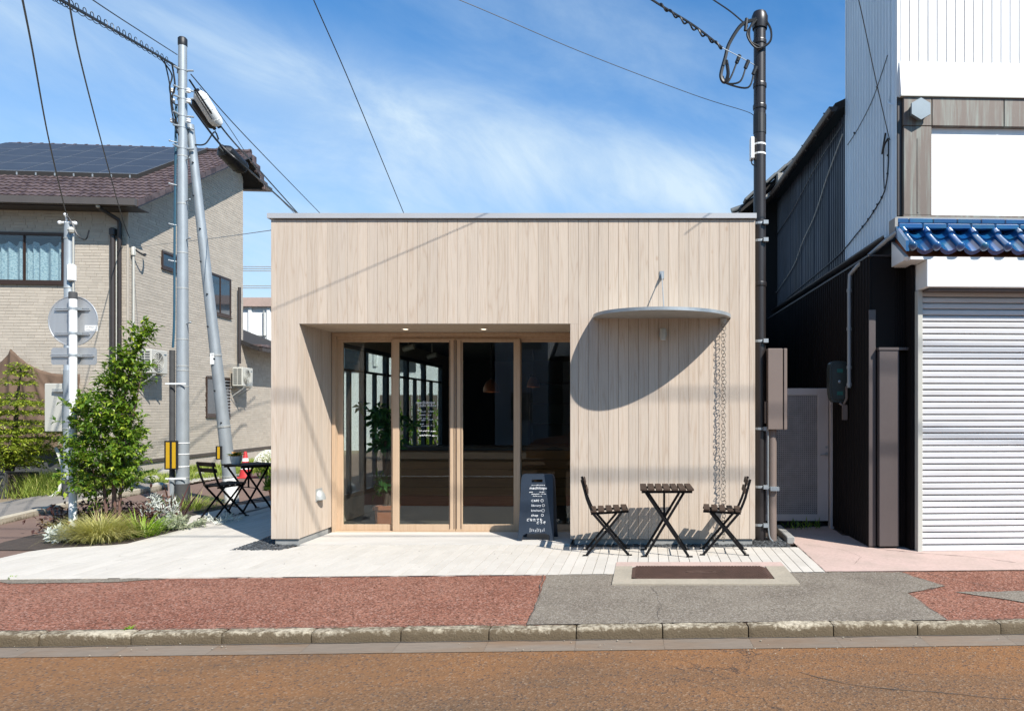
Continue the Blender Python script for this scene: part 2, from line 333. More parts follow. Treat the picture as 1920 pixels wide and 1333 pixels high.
M['sage'] = leafm('sage leaf', (.19, .22, .14), (.34, .36, .24), trans=.1, rough=.8)
M['wine'] = leafm('wine red leaf', (.040, .016, .014), (.085, .035, .028), (.14, .06, .04), trans=.2)
M['blossom'] = leafm('white blossom', (.66, .64, .62), (.80, .80, .78), trans=.2, rough=.8)
M['petal'] = leafm('orange petal', (.72, .28, .03), (.78, .45, .05), (.5, .12, .04), trans=.2)
M['rock'] = mat('pale rock', (.56, .52, .45), .9, .15, 6, bump=.6, bscale=14, fine=.15)
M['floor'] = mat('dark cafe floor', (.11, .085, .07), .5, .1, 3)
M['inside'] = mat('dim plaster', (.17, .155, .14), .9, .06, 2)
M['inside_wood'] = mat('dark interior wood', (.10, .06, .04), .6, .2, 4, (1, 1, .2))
M['dark_win'] = mat('window frame dark', (.10, .115, .125), .5)
M['pendant'] = mat('copper pendant', (.48, .17, .075), .35, .08, 8, metal=.5)
M['glass'] = glass('clear glass', (.85, .885, .87), .85)
M['window_glass'] = mat('window glass with dark room', (.03, .045, .06), .06, spec=1.0, scale=1)
M['curtain'] = mat('white lace curtain', (.46, .46, .43), .9, .12, 34, (1, 1, 1), col2=(.22, .26, .27), lo=.45, hi=.62)
M['lamp_on'] = emit('lit downlight', (1, .86, .66), 2.0)
M['bulb'] = emit('lit bulb', (1, .75, .45), 6.0)
M['car'] = mat('burnt orange car paint', (.50, .17, .03), .25, .03, 3, coat=.8)
# ================================================================== GROUND
K = frame((0, 5.053, 0), R(2.25))                       # street frame: s along the kerb, t away from the road
ZR = -.088
def sheet(name, pts, m, z, kind='structure', sub=0):
    mb = MB(); mb.poly([Vector((x, y, z)) for x, y in pts]); return mb.build(name, m, loc=(pts[0][0], pts[0][1], z), fix=False, kind=kind)
sheet('ground', [(-400, -300), (400, -300), (400, 700), (-400, 700)], M['lot'], -.14)
def roadmat():
    m = bpy.data.materials.new('rust stained asphalt'); m.use_nodes = True; nt = m.node_tree; nt.nodes.clear()
    tc = N(nt, 'ShaderNodeTexCoord'); P = tc.outputs['Object']
    sp = N(nt, 'ShaderNodeSeparateXYZ', {0: P})
    big = N(nt, 'ShaderNodeTexNoise', {'Vector': N(nt, 'ShaderNodeMapping', {'Vector': P, 'Scale': (.35, 1.1, 1)}).outputs[0], 'Scale': 1.6, 'Detail': 6, 'Roughness': .6})
    vo = N(nt, 'ShaderNodeTexVoronoi', {'Vector': P, 'Scale': 84}); hs = N(nt, 'ShaderNodeSeparateColor', {0: vo.outputs['Color']})
    # rust washed towards the gutter (object y is the distance from the kerb, negative on the road)
    near = ramp(nt, mth(nt, 'MULTIPLY_ADD', sp.outputs[1], 1.0, 1.75), [(.0, 0), (.55, .55), (1, 1)]).outputs[0]
    rust = mth(nt, 'MULTIPLY', ramp(nt, big.outputs[0], [(.34, .25), (.62, 1)]).outputs[0], near)
    base = mix(nt, ramp(nt, big.outputs[0], [(.3, 0), (.7, 1)]).outputs[0], (.105, .068, .043), (.14, .086, .051))
    col = mix(nt, rust, base, (.20, .098, .043))
    k = mth(nt, 'MULTIPLY_ADD', hs.outputs[0], .78, .61)
    am = mth(nt, 'MULTIPLY_ADD', near, -.72, .92)
    kk = mth(nt, 'MULTIPLY_ADD', mth(nt, 'SUBTRACT', k, 1.0), am, 1.0)
    col = mix(nt, 1.0, col, N(nt, 'ShaderNodeCombineColor', {0: kk, 1: kk, 2: kk}).outputs[0], 'MULTIPLY')
    col = mix(nt, mth(nt, 'MULTIPLY', ramp(nt, hs.outputs[1], [(.88, 0), (.92, 1)]).outputs[0], .34), col, (.29, .22, .155))
    col = mix(nt, mth(nt, 'MULTIPLY', ramp(nt, hs.outputs[2], [(.88, 0), (.92, 1)]).outputs[0], .6), col, (.05, .045, .045))
    cr = N(nt, 'ShaderNodeTexVoronoi', {'Vector': N(nt, 'ShaderNodeVectorMath', {0: P, 1: mix(nt, .9, (0, 0, 0), N(nt, 'ShaderNodeTexNoise', {'Vector': P, 'Scale': 3.0, 'Detail': 5}).outputs['Color'])}, operation='ADD').outputs[0], 'Scale': .42}, feature='DISTANCE_TO_EDGE')
    crm = mth(nt, 'MULTIPLY', ramp(nt, cr.outputs[0], [(.0015, 1), (.004, 0)]).outputs[0], ramp(nt, mth(nt, 'ADD', sp.outputs[0], mth(nt, 'MULTIPLY', sp.outputs[1], -.4)), [(.3, 0), (.5, 1)]).outputs[0])
    col = mix(nt, mth(nt, 'MULTIPLY', crm, .8), col, (.04, .033, .03))
    pb = N(nt, 'ShaderNodeBsdfPrincipled', {'Base Color': col, 'Roughness': .95, 'Specular IOR Level': .12})
    bp = N(nt, 'ShaderNodeBump', {'Height': vo.outputs['Distance'], 'Strength': .6, 'Distance': .006}); nt.links.new(bp.outputs[0], pb.inputs['Normal'])
    N(nt, 'ShaderNodeOutputMaterial', {'Surface': pb.outputs[0]}); return m
mb = MB(); mb.poly([(-40, -9.5, 0), (40, -9.5, 0), (40, -.25, 0), (-40, -.25, 0)])
o = mb.build('road', roadmat(), fix=False, kind='structure'); o.location = K((0, 0, ZR)); o.rotation_euler = (0, 0, R(2.25))
# far side pavement (behind the camera, seen only in the door glass)
mb = MB(K); mb.box((-40, -13, -.12), (40, -9.5, .0)); mb.build('far_pavement', M['grey_asphalt'], kind='structure')
# gutter strip: cast pieces 2 m long laid in front of the kerb
gut = thing('gutter', None, None, K((0, -.25, ZR))); gut['kind'] = 'structure'
M['gutter'] = mat('gutter concrete', (.255, .20, .15), .85, .12, 2.0, (.35, 1.6, 1), col2=(.25, .15, .08), lo=.45, hi=.70, bump=.3, fine=.2, rnd=.05)
for i in range(-8, 9):
    mb = MB(K); s0 = i*.602+.1+.001; s1 = s0+.6005
    ge = -.305-.002*i
    mb.poly([(s0, ge, ZR+.004), (s1, ge-.002, ZR+.004), (s1, -.10, ZR+.012), (s0, -.10, ZR+.012)])
    mb.build('gutter_piece', M['gutter'], gut)
mb = MB(K); mb.poly([(-40, -.377, ZR-.006), (40, -.377, ZR-.006), (40, -.09, ZR-.004), (-40, -.09, ZR-.004)]); mb.build('gutter_bed', M['joint'], gut)
kerb = thing('kerb', None, None, K((0, -.05, 0))); kerb['kind'] = 'structure'
from mathutils import noise as mn
def kerbmat():
    m = mat('mossy kerb block', (.66, .575, .43), .9, .12, 2.6, col2=(.52, .445, .32), bump=.6, bscale=80, fine=.22, rnd=.1)
    nt = m.node_tree; pb = nt.nodes[m['pb']]; old = pb.inputs['Base Color'].links[0].from_socket
    tc = N(nt, 'ShaderNodeTexCoord'); z = N(nt, 'ShaderNodeSeparateXYZ', {0: tc.outputs['Object']}).outputs[2]
    nz = N(nt, 'ShaderNodeTexNoise', {'Vector': tc.outputs['Object'], 'Scale': 26, 'Detail': 6, 'Roughness': .7})
    n2 = N(nt, 'ShaderNodeTexNoise', {'Vector': tc.outputs['Object'], 'Scale': 2.2, 'Detail': 3})
    k = mth(nt, 'ADD', mth(nt, 'MULTIPLY', z, -9.0), mth(nt, 'ADD', mth(nt, 'MULTIPLY', nz.outputs[0], 1.5), mth(nt, 'MULTIPLY', n2.outputs[0], 1.1)))
    f = ramp(nt, k, [(.0, 0), (.72, 0), (.97, .85)]).outputs[0]
    f = ramp(nt, mth(nt, 'SUBTRACT', k, 1.06), [(.0, 0), (.38, .95)]).outputs[0]
    nt.links.new(mix(nt, f, old, (.078, .054, .027)), pb.inputs['Base Color']); return m
KM = kerbmat()
for i in range(-9, 9):
    s0 = i*.602+.103; s1 = s0+.594; dz = random.uniform(-.004, .004); dt = random.uniform(-.004, .004)
    prof = [(-.104, ZR-.03), (-.102, -.06), (-.100, -.03), (-.096, -.010), (-.090, -.002), (-.078, .002), (-.04, .003), (-.004, .003), (0, -.03)]
    mb = MB(K); n = 24; rows = []
    for a in range(n+1):
        s = s0+(s1-s0)*a/n; row = []
        e = .006 if a in (0, n) else 0
        for (t, z) in prof:
            q = mn.noise(Vector((s*9, t*40, z*40)))*.004+mn.noise(Vector((s*31, t*60, z*60+5)))*.004
            row.append(mb.p(s, t+dt+q*(1 if t < -.05 else 0)+e*(t < -.09), z+dz+(q if z > -.04 else 0)-(e if z > -.01 else 0)))
        rows.append(row)
    for A, B in zip(rows, rows[1:]):
        for k in range(len(prof)-1): mb.f.append((A[k], B[k], B[k+1], A[k+1]))
    mb.f.append(tuple(rows[0])); mb.f.append(tuple(reversed(rows[-1])))
    ob = mb.build('kerb_block', KM, kerb, smooth=True, ang=35)
# pavement of red aggregate with a grey patch
mb = MB(K); ns = 200
mb.poly([(-30, -.004, -.005), (30, -.004, -.005), (30, 1.62, -.002), (-30, 1.62, -.002)])
mb.build('pavement', M['red_asphalt'], fix=False, kind='structure')
def ragged(pts, step=.09, amp=.018):                   # broken outline of a patch
    out = []
    for (a, b) in zip(pts, pts[1:]+pts[:1]):
        a, b = Vector((a[0], a[1], 0)), Vector((b[0], b[1], 0)); n = max(1, int((b-a).length/step))
        for k in range(n):
            q = a.lerp(b, k/n); d = mn.noise_vector(q*5.0)*amp+mn.noise_vector(q*17.0)*amp*.5
            out.append((q.x+d.x, q.y+d.y))
    return out
kx = lambda x, t: (K((x, t, 0)).x, K((x, t, 0)).y)
patch = [(-.94, 6.60), (-.88, 5.75), kx(-.86, -.002), kx(2.16, -.002), (2.16, 5.90), (2.56, 6.12), (2.36, 6.66), (1.7, 6.66), kx(-.7, 1.53)]
sheet('asphalt_patch', ragged(patch), M['grey_asphalt'], .003)

# cracks and seams: thin dark ribbons lying in the surfaces
def crack(pts, z, wd=.008, step=.05, amp=.03, m='seam', name='crack'):
    out = []
    for a, b in zip(pts, pts[1:]):
        a, b = Vector((a[0], a[1], z)), Vector((b[0], b[1], z)); n = max(1, int((b-a).length/step))
        for k in range(n): q = a.lerp(b, k/n); d = mn.noise_vector(q*4.3)*amp+mn.noise_vector(q*15)*amp*.35; out.append(Vector((q.x+d.x, q.y+d.y, z)))
    mb = MB(); L, Rr = [], []
    for i, q in enumerate(out):
        t = (out[min(i+1, len(out)-1)]-out[max(i-1, 0)]).normalized(); s_ = Vector((-t.y, t.x, 0))*wd*.36*(.35+abs(mn.noise(q*9))*1.6)
        L.append(mb.p(q+s_)); Rr.append(mb.p(q-s_))
    for i in range(len(out)-1): mb.f.append((Rr[i], Rr[i+1], L[i+1], L[i]))
    return mb.build(name, M[m], loc=out[0], fix=False, kind='structure')
M['seam'] = mat('dirt filled crack', (.12, .10, .082), .95)
crack([(-.96, 6.6), (-.88, 5.75), (-.86, 5.02)], .0045, .014); crack([(.02, 6.1), (.10, 5.6), (.06, 5.06)], .0045, .007)
crack([(2.16, 5.12), (2.16, 5.90), (2.56, 6.12), (2.36, 6.66)], .0045, .010); crack([(2.6, 6.6), (2.75, 6.3), (3.0, 6.05), (3.3, 5.8), (3.9, 5.6)], .0045, .012)
crack([(-5.8, 6.36), (-3, 6.46), (-.9, 6.545), (-.32, 6.56)], .006, .020, amp=.012); crack([(1.32, 6.63), (1.66, 6.645), (2.4, 6.67), (3.2, 6.7), (4, 6.75)], .008, .016, amp=.02)
crack([(2.5, 7.75), (2.9, 7.5), (3.3, 7.35), (3.7, 7.0)], .010, .012); crack([(1.75, 8.0), (2.1, 7.7), (2.2, 7.3), (2.0, 6.9)], .010, .006); crack([(1.658, 6.66), (1.66, 7.3), (1.664, 8.0)], .0125, .012, amp=.006)
crack([kx(-6, -.012), kx(-2, -.008), kx(2, -.01), kx(4, -.008)], .0065, .016, amp=.008); crack([kx(-7, -.115), kx(0, -.112), kx(5, -.115)], ZR+.0145, .022, amp=.010)
crack([(.9, 4.35), (1.3, 4.1), (1.7, 4.02), (2.2, 3.9)], ZR+.004, .010)
sheet('asphalt_patch', ragged([(2.55, 5.93), (3.1, 5.95), (3.9, 5.98), (3.9, 5.35), (3.1, 5.5)]), M['grey_asphalt'], .003)
sheet('asphalt_patch', ragged([(-5.9, 6.37), (-4.3, 6.40), (-4.75, 6.26), (-5.6, 6.22)], amp=.02), M['grey_asphalt'], .003)
# side lane, its pavement, planting bed, lots
sheet('lane', [(-12, 5.0), (-6.3, 5.0), (-6.3, 12.6), (-4.6, 13.5), (-4.6, 16), (-6.4, 19), (-8.2, 60), (-14, 60), (-10.2, 24), (-9.5, 16), (-9.05, 11.2), (-8.6, 9.4), (-8.3, 7.2), (-12, 7.0)], M['lane'], -.008)
lp = thing('lane_pavement', None, None, (-9.4, 11, 0)); lp['kind'] = 'structure'
mb = MB(); mb.ext([(-8.45, 7.3, -.03), (-8.75, 9.4, -.03), (-9.2, 11.2, -.03), (-9.62, 14.4, -.03), (-10.9, 14.6, -.03), (-10.3, 11.0, -.03), (-10.0, 9.4, -.03), (-12, 7.3, -.03)], (0, 0, .075)); mb.build('paving', M['walk_grey'], lp)
pts = [(-8.3, 7.2), (-8.6, 9.4), (-9.05, 11.2), (-9.5, 14.4)]
for a, b in zip(pts, pts[1:]):
    n = int(math.dist(a, b)/.6)
    for k in range(n):
        p0 = Vector((*a, 0)).lerp(Vector((*b, 0)), (k+.01)/n); p1 = Vector((*a, 0)).lerp(Vector((*b, 0)), (k+.99)/n); d = (p1-p0).normalized(); nrm = Vector((-d.y, d.x, 0))*.14
        mb = MB(); mb.ext([p0+Vector((0, 0, -.06)), p1+Vector((0, 0, -.06)), p1+nrm+Vector((0, 0, -.06)), p0+nrm+Vector((0, 0, -.06))], (0, 0, .13)); mb.build('kerb_block', KM, lp)
sheet('house_lot', [(-40, 11.5), (-10.15, 11.5), (-9.65, 14.4), (-9.55, 16), (-10.25, 24), (-12, 45), (-40, 45)], M['lot'], -.006)
sheet('planting_bed', ragged([(-7.35, 7.7), (-6.55, 7.72), (-5.92, 7.97), (-5.87, 9.05), (-6.53, 10.2), (-6.58, 11.3), (-7.7, 11.7), (-7.6, 9.5)], amp=.03), M['soil'], .0)
sheet('pink_apron', ragged([(1.662, 6.665), (2.2, 6.68), (3.0, 6.71), (6.5, 6.9), (6.5, 9), (2.9, 8.3), (2.35, 8.6), (2.35, 9.3), (1.66, 9.05)], step=.12, amp=.012), M['pink'], .006)
sheet('passage_ground', [(1.2, 8.05), (2.5, 8.05), (2.5, 16), (1.2, 16)], M['soil'], -.004)
# ---- white paving: one object, each long stone a piece of its own
pav = thing('paving', None, None, (-1.5, 7.2, 0)); pav['kind'] = 'structure'
yf = lambda x: 6.576+x*.0393
def yhi(x):
    if x < -6.52: return 7.37+(x+6.72)*1.9
    if x < -5.9: return 7.75+(x+6.52)*.387
    return None
def band(x):                                            # intervals of y covered at x
    if x < -5.9: a = [(yf(x), yhi(x))]
    elif x < XL-.28: a = [(yf(x), None)]
    elif x < -3.92: a = [(yf(x), 7.70+max(0, (x+3.97))*.9)]
    elif x < -.86: a = [(yf(x), 7.965)]
    elif x < 1.66: a = [(yf(x), 7.83)]
    else: a = []
    far = 11.25 if x < -6.55 else (11.2+(x+6.55)*2.7 if x < -6.29 else 11.9+(x+6.29)*.55)
    if x < -5.9:
        y2 = 9.0+(-5.89-x)/.66*1.2
        if x > -6.58: a.append((y2, far))
    elif x < XL-.28: a = [(yf(x), far)]
    return a
XL, XR = -4.221, 1.2
pw = .1033; x = 1.655-80*pw; npv = 0
while x < 1.65:
    A, B = band(x+.002), band(x+pw-.002)
    for (a0, a1), (b0, b1) in zip(A, B):
        y = min(a0, b0)-random.random()*.9
        while y < max(a1, b1):
            q0, q1 = y, y+.9
            ys = [max(q0, a0), min(q1, a1), max(q0, b0), min(q1, b1)]
            if ys[1]-ys[0] > .03 and ys[3]-ys[2] > .03:
                e = .0021; g = .0016
                z = .010+random.uniform(-.0012, .0012)
                mb = MB(); zz = -.02
                P0 = [(x+e, ys[0]+g), (x+pw-e, ys[2]+g), (x+pw-e, ys[3]-g), (x+e, ys[1]-g)]
                cx_, cy_ = sum(p[0] for p in P0)/4, sum(p[1] for p in P0)/4
                top = [mb.p(px_+(.0015 if px_ < cx_ else -.0015), py_+(.0015 if py_ < cy_ else -.0015), z) for px_, py_ in P0]
                mid = [mb.p(px_, py_, z-.002) for px_, py_ in P0]; bot = [mb.p(px_, py_, zz) for px_, py_ in P0]
                mb.f.append(tuple(top))
                for r0, r1 in ((top, mid), (mid, bot)):
                    for k in range(4): mb.f.append((r0[k], r0[(k+1) % 4], r1[(k+1) % 4], r1[k]))
                ob = mb.build('paver', M['paver'], pav, loc=Vector((x, ys[0], 0))-pav.location); npv += 1
            y += .9
    x += pw
mb = MB(); mb.poly([(-6.6, 6.4, -.0), (1.64, 6.7, -.0), (1.64, 7.9, -.0), (-4.3, 7.9, 0), (-4.3, 13, 0), (-6.3, 11.9, 0), (-6.56, 11.2, 0), (-6.5, 10.3, 0), (-5.92, 9.0, 0), (-5.92, 8.02, 0), (-6.5, 7.76, 0)]); mb.build('joint_bed', M['joint'], pav, fix=False)
# gravel along the plinth
def pebbles(name, spots, label=None, r=(.008, .02), n=700, z=.0, m='gravel'):
    mb = MB(); tot = sum(abs((b[0]-a[0])*(b[1]-a[1])) for a, b in spots)
    for a, b in spots:
        k = int(n*abs((b[0]-a[0])*(b[1]-a[1]))/tot)
        for _ in range(k):
            q = Vector((random.uniform(a[0], b[0]), random.uniform(a[1], b[1]), z+random.uniform(0, .012)))
            mb.ball(q, random.uniform(*r), 6, (random.uniform(.8, 1.3), random.uniform(.7, 1.2), .6), .15)
    return mb.build(name, M[m], kind='stuff', fix=False, label=label, cat='gravel' if label else None, smooth=True)
pebbles('gravel', [((-.86, 7.84), (1.2, 7.99)), ((1.2, 7.84), (1.57, 8.5)), ((-4.5, 7.66), (-3.95, 7.98)), ((-4.5, 7.95), (-4.25, 9.0))], 'black and grey pebbles filling the strip along the cafe plinth', n=3400)
sheet('gravel_bed', [(-.87, 7.82), (1.6, 7.82), (1.6, 9.0), (-.87, 8.0)], M['soil'], .002)
sheet('gravel_bed', [(-4.5, 7.64), (-3.95, 7.72), (-3.93, 8.0), (-4.22, 8.0), (-4.22, 12), (-4.5, 12)], M['soil'], .004)
kb = MB(); kb.cbox((1.585, 8.12, -.02), (1.675, 8.95, .075), .008); kb.build('edging_stone', M['concrete'], loc=(1.63, 8.5, 0), label='short concrete edging block beside the pebbles at the foot of the brown conduit', cat='edging block')
pebbles('gutter_grit', [(kx(-4.5, -.30), kx(3.2, -.10))], n=150, r=(.002, .006), z=ZR+.012, m='kerb')
# ---- manhole
mh = thing('manhole', 'rectangular rusty iron manhole cover in a weathered mortar frame', 'manhole', (.5, 6.6, 0))
for a, b in (((-.312, 6.15), (1.315, 6.33)), ((-.312, 6.85), (1.315, 7.035)), ((-.312, 6.33), (-.15, 6.85)), ((1.13, 6.33), (1.315, 6.85))):
    mb = MB(); mb.box((a[0], a[1], -.01), (b[0], b[1], .016)); mb.build('frame', M['mortar_frame'] if a[1] < 6.8 else M['pink'], mh)
mb = MB(); c = .06
mb.ext([(-.148+c, 6.332, 0), (1.128-c, 6.332, 0), (1.128, 6.332+c, 0), (1.128, 6.848-c, 0), (1.128-c, 6.848, 0), (-.148+c, 6.848, 0), (-.148, 6.848-c, 0), (-.148, 6.332+c, 0)], (0, 0, .017)); cov = mb.build('cover', M['iron'], mh)
mb = MB()
for i in range(43):
    for j in range(17):
        x_ = -.105+i*.0285+(.014 if j % 2 else 0); y_ = 6.375+j*.0275
        if ((x_-.49)/.15)**2+((y_-6.59)/.055)**2 < 1 or x_ > 1.09: continue
        mb.box((x_-.009, y_-.0045, .0168), (x_+.009, y_+.0045, .0255), skip=('d',))
ob = mb.build('tread_bump', M['iron'], cov, fix=False); ob['kind'] = 'stuff'
mb = MB(); n = 28
def ell(a, b): return [(.49+a*math.cos(2*math.pi*k/n), 6.59+b*math.sin(2*math.pi*k/n)) for k in range(n)]
for k in range(n):
    o1, i1 = ell(.14, .05), ell(.112, .034); k2 = (k+1) % n
    mb.ext([(*o1[k], .0168), (*o1[k2], .0168), (*i1[k2], .0168), (*i1[k], .0168)], (0, 0, .006))
mb.ext([(.43, 6.585, .0168), (.49, 6.565, .0168), (.55, 6.585, .0168), (.49, 6.612, .0168)], (0, 0, .005)); mb.build('emblem', M['iron'], cov, fix=False)
# ================================================================== CAFE
Y0 = 7.96; ZB, ZT, ZO = .077, 3.645, 2.483; OL, OR_ = -3.904, -.872; YD = 8.80
cafe = thing('cafe', 'low flat roofed cafe clad in pale vertical cedar boards with a recessed glass entrance', 'cafe', (-1.5, Y0, 0))
def board_mesh(wd, h, c=.0018, th=.02):
    mb = MB(); g = .0012
    x0, x1 = g, wd-g
    pr = [(x0, th), (x0, c), (x0+c, 0), (x1-c, 0), (x1, c), (x1, th)]
    mb.ext([(px_, py_, 0) for px_, py_ in pr], (0, 0, h)); return mb
bm_cache = {}
def board(x0, wd, z0, z1, y=Y0, rot=None, parent=cafe, m='cedar', name='board'):
    k = (round(wd, 4), round(z1-z0, 4), m)
    if k not in bm_cache: bm_cache[k] = board_mesh(wd, z1-z0).mesh('board', M[m])
    return inst(name, bm_cache[k], parent, (x0, y+random.uniform(-.0006, .0006), z0), rot)
pit = .11254; xs = [XL]; xx = -4.157
while xx < XR-.02: xs.append(xx); xx += pit
xs.append(XR)
for a, b in zip(xs, xs[1:]):
    if b <= OL+1e-3 or a >= OR_-1e-3: board(a, b-a, ZB, ZT)
    elif a < OL: board(a, OL-a, ZB, ZO); board(a, b-a, ZO+.001, ZT)
    elif b > OR_: board(OR_, b-OR_, ZB, ZO); board(a, b-a, ZO+.001, ZT)
    else: board(a, b-a, ZO+.001, ZT)
# jamb boards (left one is seen), soffit
for k in range(8):
    wd = min(pit, YD-.02-(Y0+.022)-k*pit)
    if wd > .02: board(OL, wd, ZB+.005, ZO-.006, y=Y0+.022+k*pit, rot=(0, 0, R(90)))
for k in range(8):
    wd = min(pit, YD-.02-(Y0+.022)-k*pit)
    if wd > .02: board(OR_, wd, ZB+.005, ZO-.006, y=Y0+.022+(k)*pit+wd, rot=(0, 0, R(-90)))
mb = MB(); mb.box((OL, Y0+.006, ZO-.005), (OR_, YD+.02, ZO+.012)); sof = mb.build('soffit', M['cedar_warm'], cafe)
for px_ in (762, 908):
    q = U(px_, 617, 8.45)
    mb = MB(); mb.lathe([(.045, 0), (.045, .004), (.03, .004)], (q.x, 8.42, ZO-.010), 20); r_ = mb.build('downlight', M['white'], cafe)
    mb = MB(); mb.lathe([(.029, 0), (.029, .002)], (q.x, 8.42, ZO-.0115), 16); mb.build('lamp_disc', M['lamp_on'], r_)
# carcass
def part(name, m, boxes, parent=cafe, **k):
    mb = MB()
    for a, b in boxes: mb.box(a, b)
    return mb.build(name, M[m], parent, **k)
part('carcass', 'void', [((XL+.004, Y0+.021, ZB), (OL-.03, Y0+.10, ZT)), ((OL-.03, Y0+.021, ZO+.013), (OR_+.03, Y0+.10, ZT)), ((OR_+.03, Y0+.021, ZB), (XR-.004, Y0+.10, ZT))])
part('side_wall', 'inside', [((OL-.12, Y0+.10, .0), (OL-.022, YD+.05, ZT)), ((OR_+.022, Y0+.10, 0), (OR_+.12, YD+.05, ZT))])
part('plinth', 'plinth', [((XL+.04, Y0+.021, -.05), (OL-.014, Y0+.75, ZB))]); part('plinth', 'plinth', [((OR_+.05, Y0+.021, -.05), (XR-.03, Y0+.75, ZB))])
M['coping'] = mat('grey coping metal', (.62, .62, .63), .5, .04, 2, metal=.1)
part('coping', 'coping', [((XL-.03, Y0-.03, ZT+.012), (XR+.012, Y0+.16, ZT+.068)), ((XL-.03, Y0+.16, ZT+.012), (XL+.16, 16.1, ZT+.068)), ((XR-.14, Y0+.16, ZT+.012), (XR+.012, 16.1, ZT+.068))])
part('threshold', 'slab', [((OL+.004, Y0+.004, -.05), (OR_-.004, YD+.12, .014))])
part('roof', 'galv_dark', [((XL+.1, Y0+.1, 3.42), (XR-.1, 16, 3.55))])
part('end_wall', 'inside', [((XL, 15.9, 0), (XR, 16.05, ZT))])
part('flank_wall', 'cedar', [((XR-.10, Y0+.105, .05), (XR, 16, ZT)), ((XL, 9.45, 2.43), (XL+.10, 15.9, ZT)), ((XL, 9.45, .0), (XL+.10, 15.9, .30)), ((XL, Y0+.105, .05), (XL+.10, 9.45, ZT)), ((XL, 14.3, .3), (XL+.10, 15.9, 2.43))])
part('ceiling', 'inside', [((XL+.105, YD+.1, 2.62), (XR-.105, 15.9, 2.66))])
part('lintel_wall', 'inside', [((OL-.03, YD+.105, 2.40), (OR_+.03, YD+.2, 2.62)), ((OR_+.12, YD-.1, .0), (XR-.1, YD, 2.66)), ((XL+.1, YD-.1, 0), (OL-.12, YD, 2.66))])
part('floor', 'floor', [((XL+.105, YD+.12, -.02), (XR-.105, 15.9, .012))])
# side windows of the room (glass towards the lane)
wy = [9.45, 10.38, 11.3, 12.25, 13.2, 14.3]
for a, b in zip(wy, wy[1:]):
    wf = thing('side_window', None, None, (0, 0, 0)); wf.parent = cafe; wf.location = Vector((XL+.05, a, .3))-cafe.location
    mb = MB(); e = .05
    mb.box((XL+.02, a, .302), (XL+.09, a+e, 2.428)); mb.box((XL+.02, b-e, .302), (XL+.09, b, 2.428)); mb.box((XL+.02, a+e, .302), (XL+.09, b-e, .36)); mb.box((XL+.02, a+e, 2.37), (XL+.09, b-e, 2.428))
    mb.box((XL+.03, a+e, 2.06), (XL+.08, b-e, 2.09)); mb.box((XL+.03, a+.42, .36), (XL+.085, a+.47, 2.06)); mb.build('window_frame', M['dark_win'], wf)
    mb = MB(); mb.box((XL+.05, a+e, .36), (XL+.056, b-e, 2.37)); mb.build('pane', M['glass'], wf)
# ---- doors
part('door_frame', 'joinery', [((OL+.004, YD-.03, .014), (OL+.048, YD+.14, 2.472)), ((OL+.048, YD-.03, 2.436), (OR_-.004, YD+.14, 2.472)), ((OL+.048, YD+.02, 2.40), (OR_-.004, YD+.13, 2.436)), ((OR_-.046, YD-.03, .014), (OR_-.004, YD+.14, 2.436)), ((OL+.048, YD-.02, .0142), (OR_-.046, YD+.13, .022))])
def sash(px0, px1, gx0, gx1, y, z1=2.40):
    s_ = F/y
    x0, x1, g0, g1 = [(v-CX)/F*y for v in (px0, px1, gx0, gx1)]
    d = thing('sliding_door', None, None, (0, 0, 0)); d.parent = cafe; d.location = Vector(((x0+x1)/2, y, .02))-cafe.location
    zb = EYE-(983-CY)/F*y; zt = EYE-(641.5-CY)/F*y
    for nm, a, b in (('stile', (x0, y, .023), (g0, y+.036, z1)), ('stile', (g1, y, .023), (x1, y+.036, z1)), ('rail', (g0, y+.001, .023), (g1, y+.035, zb)), ('rail', (g0, y+.001, zt), (g1, y+.035, z1))):
        mb = MB(); mb.cbox(a, b, .002); mb.build(nm, M['joinery'], d)
    mb = MB(); mb.box((g0, y+.015, zb), (g1, y+.021, zt)); mb.build('pane', M['glass'], d)
    return d
fx1 = sash(633, 741, 643, 733.5, YD+.055)
dA = sash(736, 853.2, 748, 842, YD); dB = sash(854.2, 975, 867, 963, YD)
fx2 = sash(966, 1092, 977, 1082, YD+.055)
mb = MB()
for xq in (843.5, 851.5, 856, 864.5): x_ = (xq-CX)/F*YD; mb.box((x_-.004, YD-.004, .05), (x_+.004, YD, 2.38))
# finger grooves of the meeting stiles
mb.build('meeting_bead', M['inside_wood'], cafe)
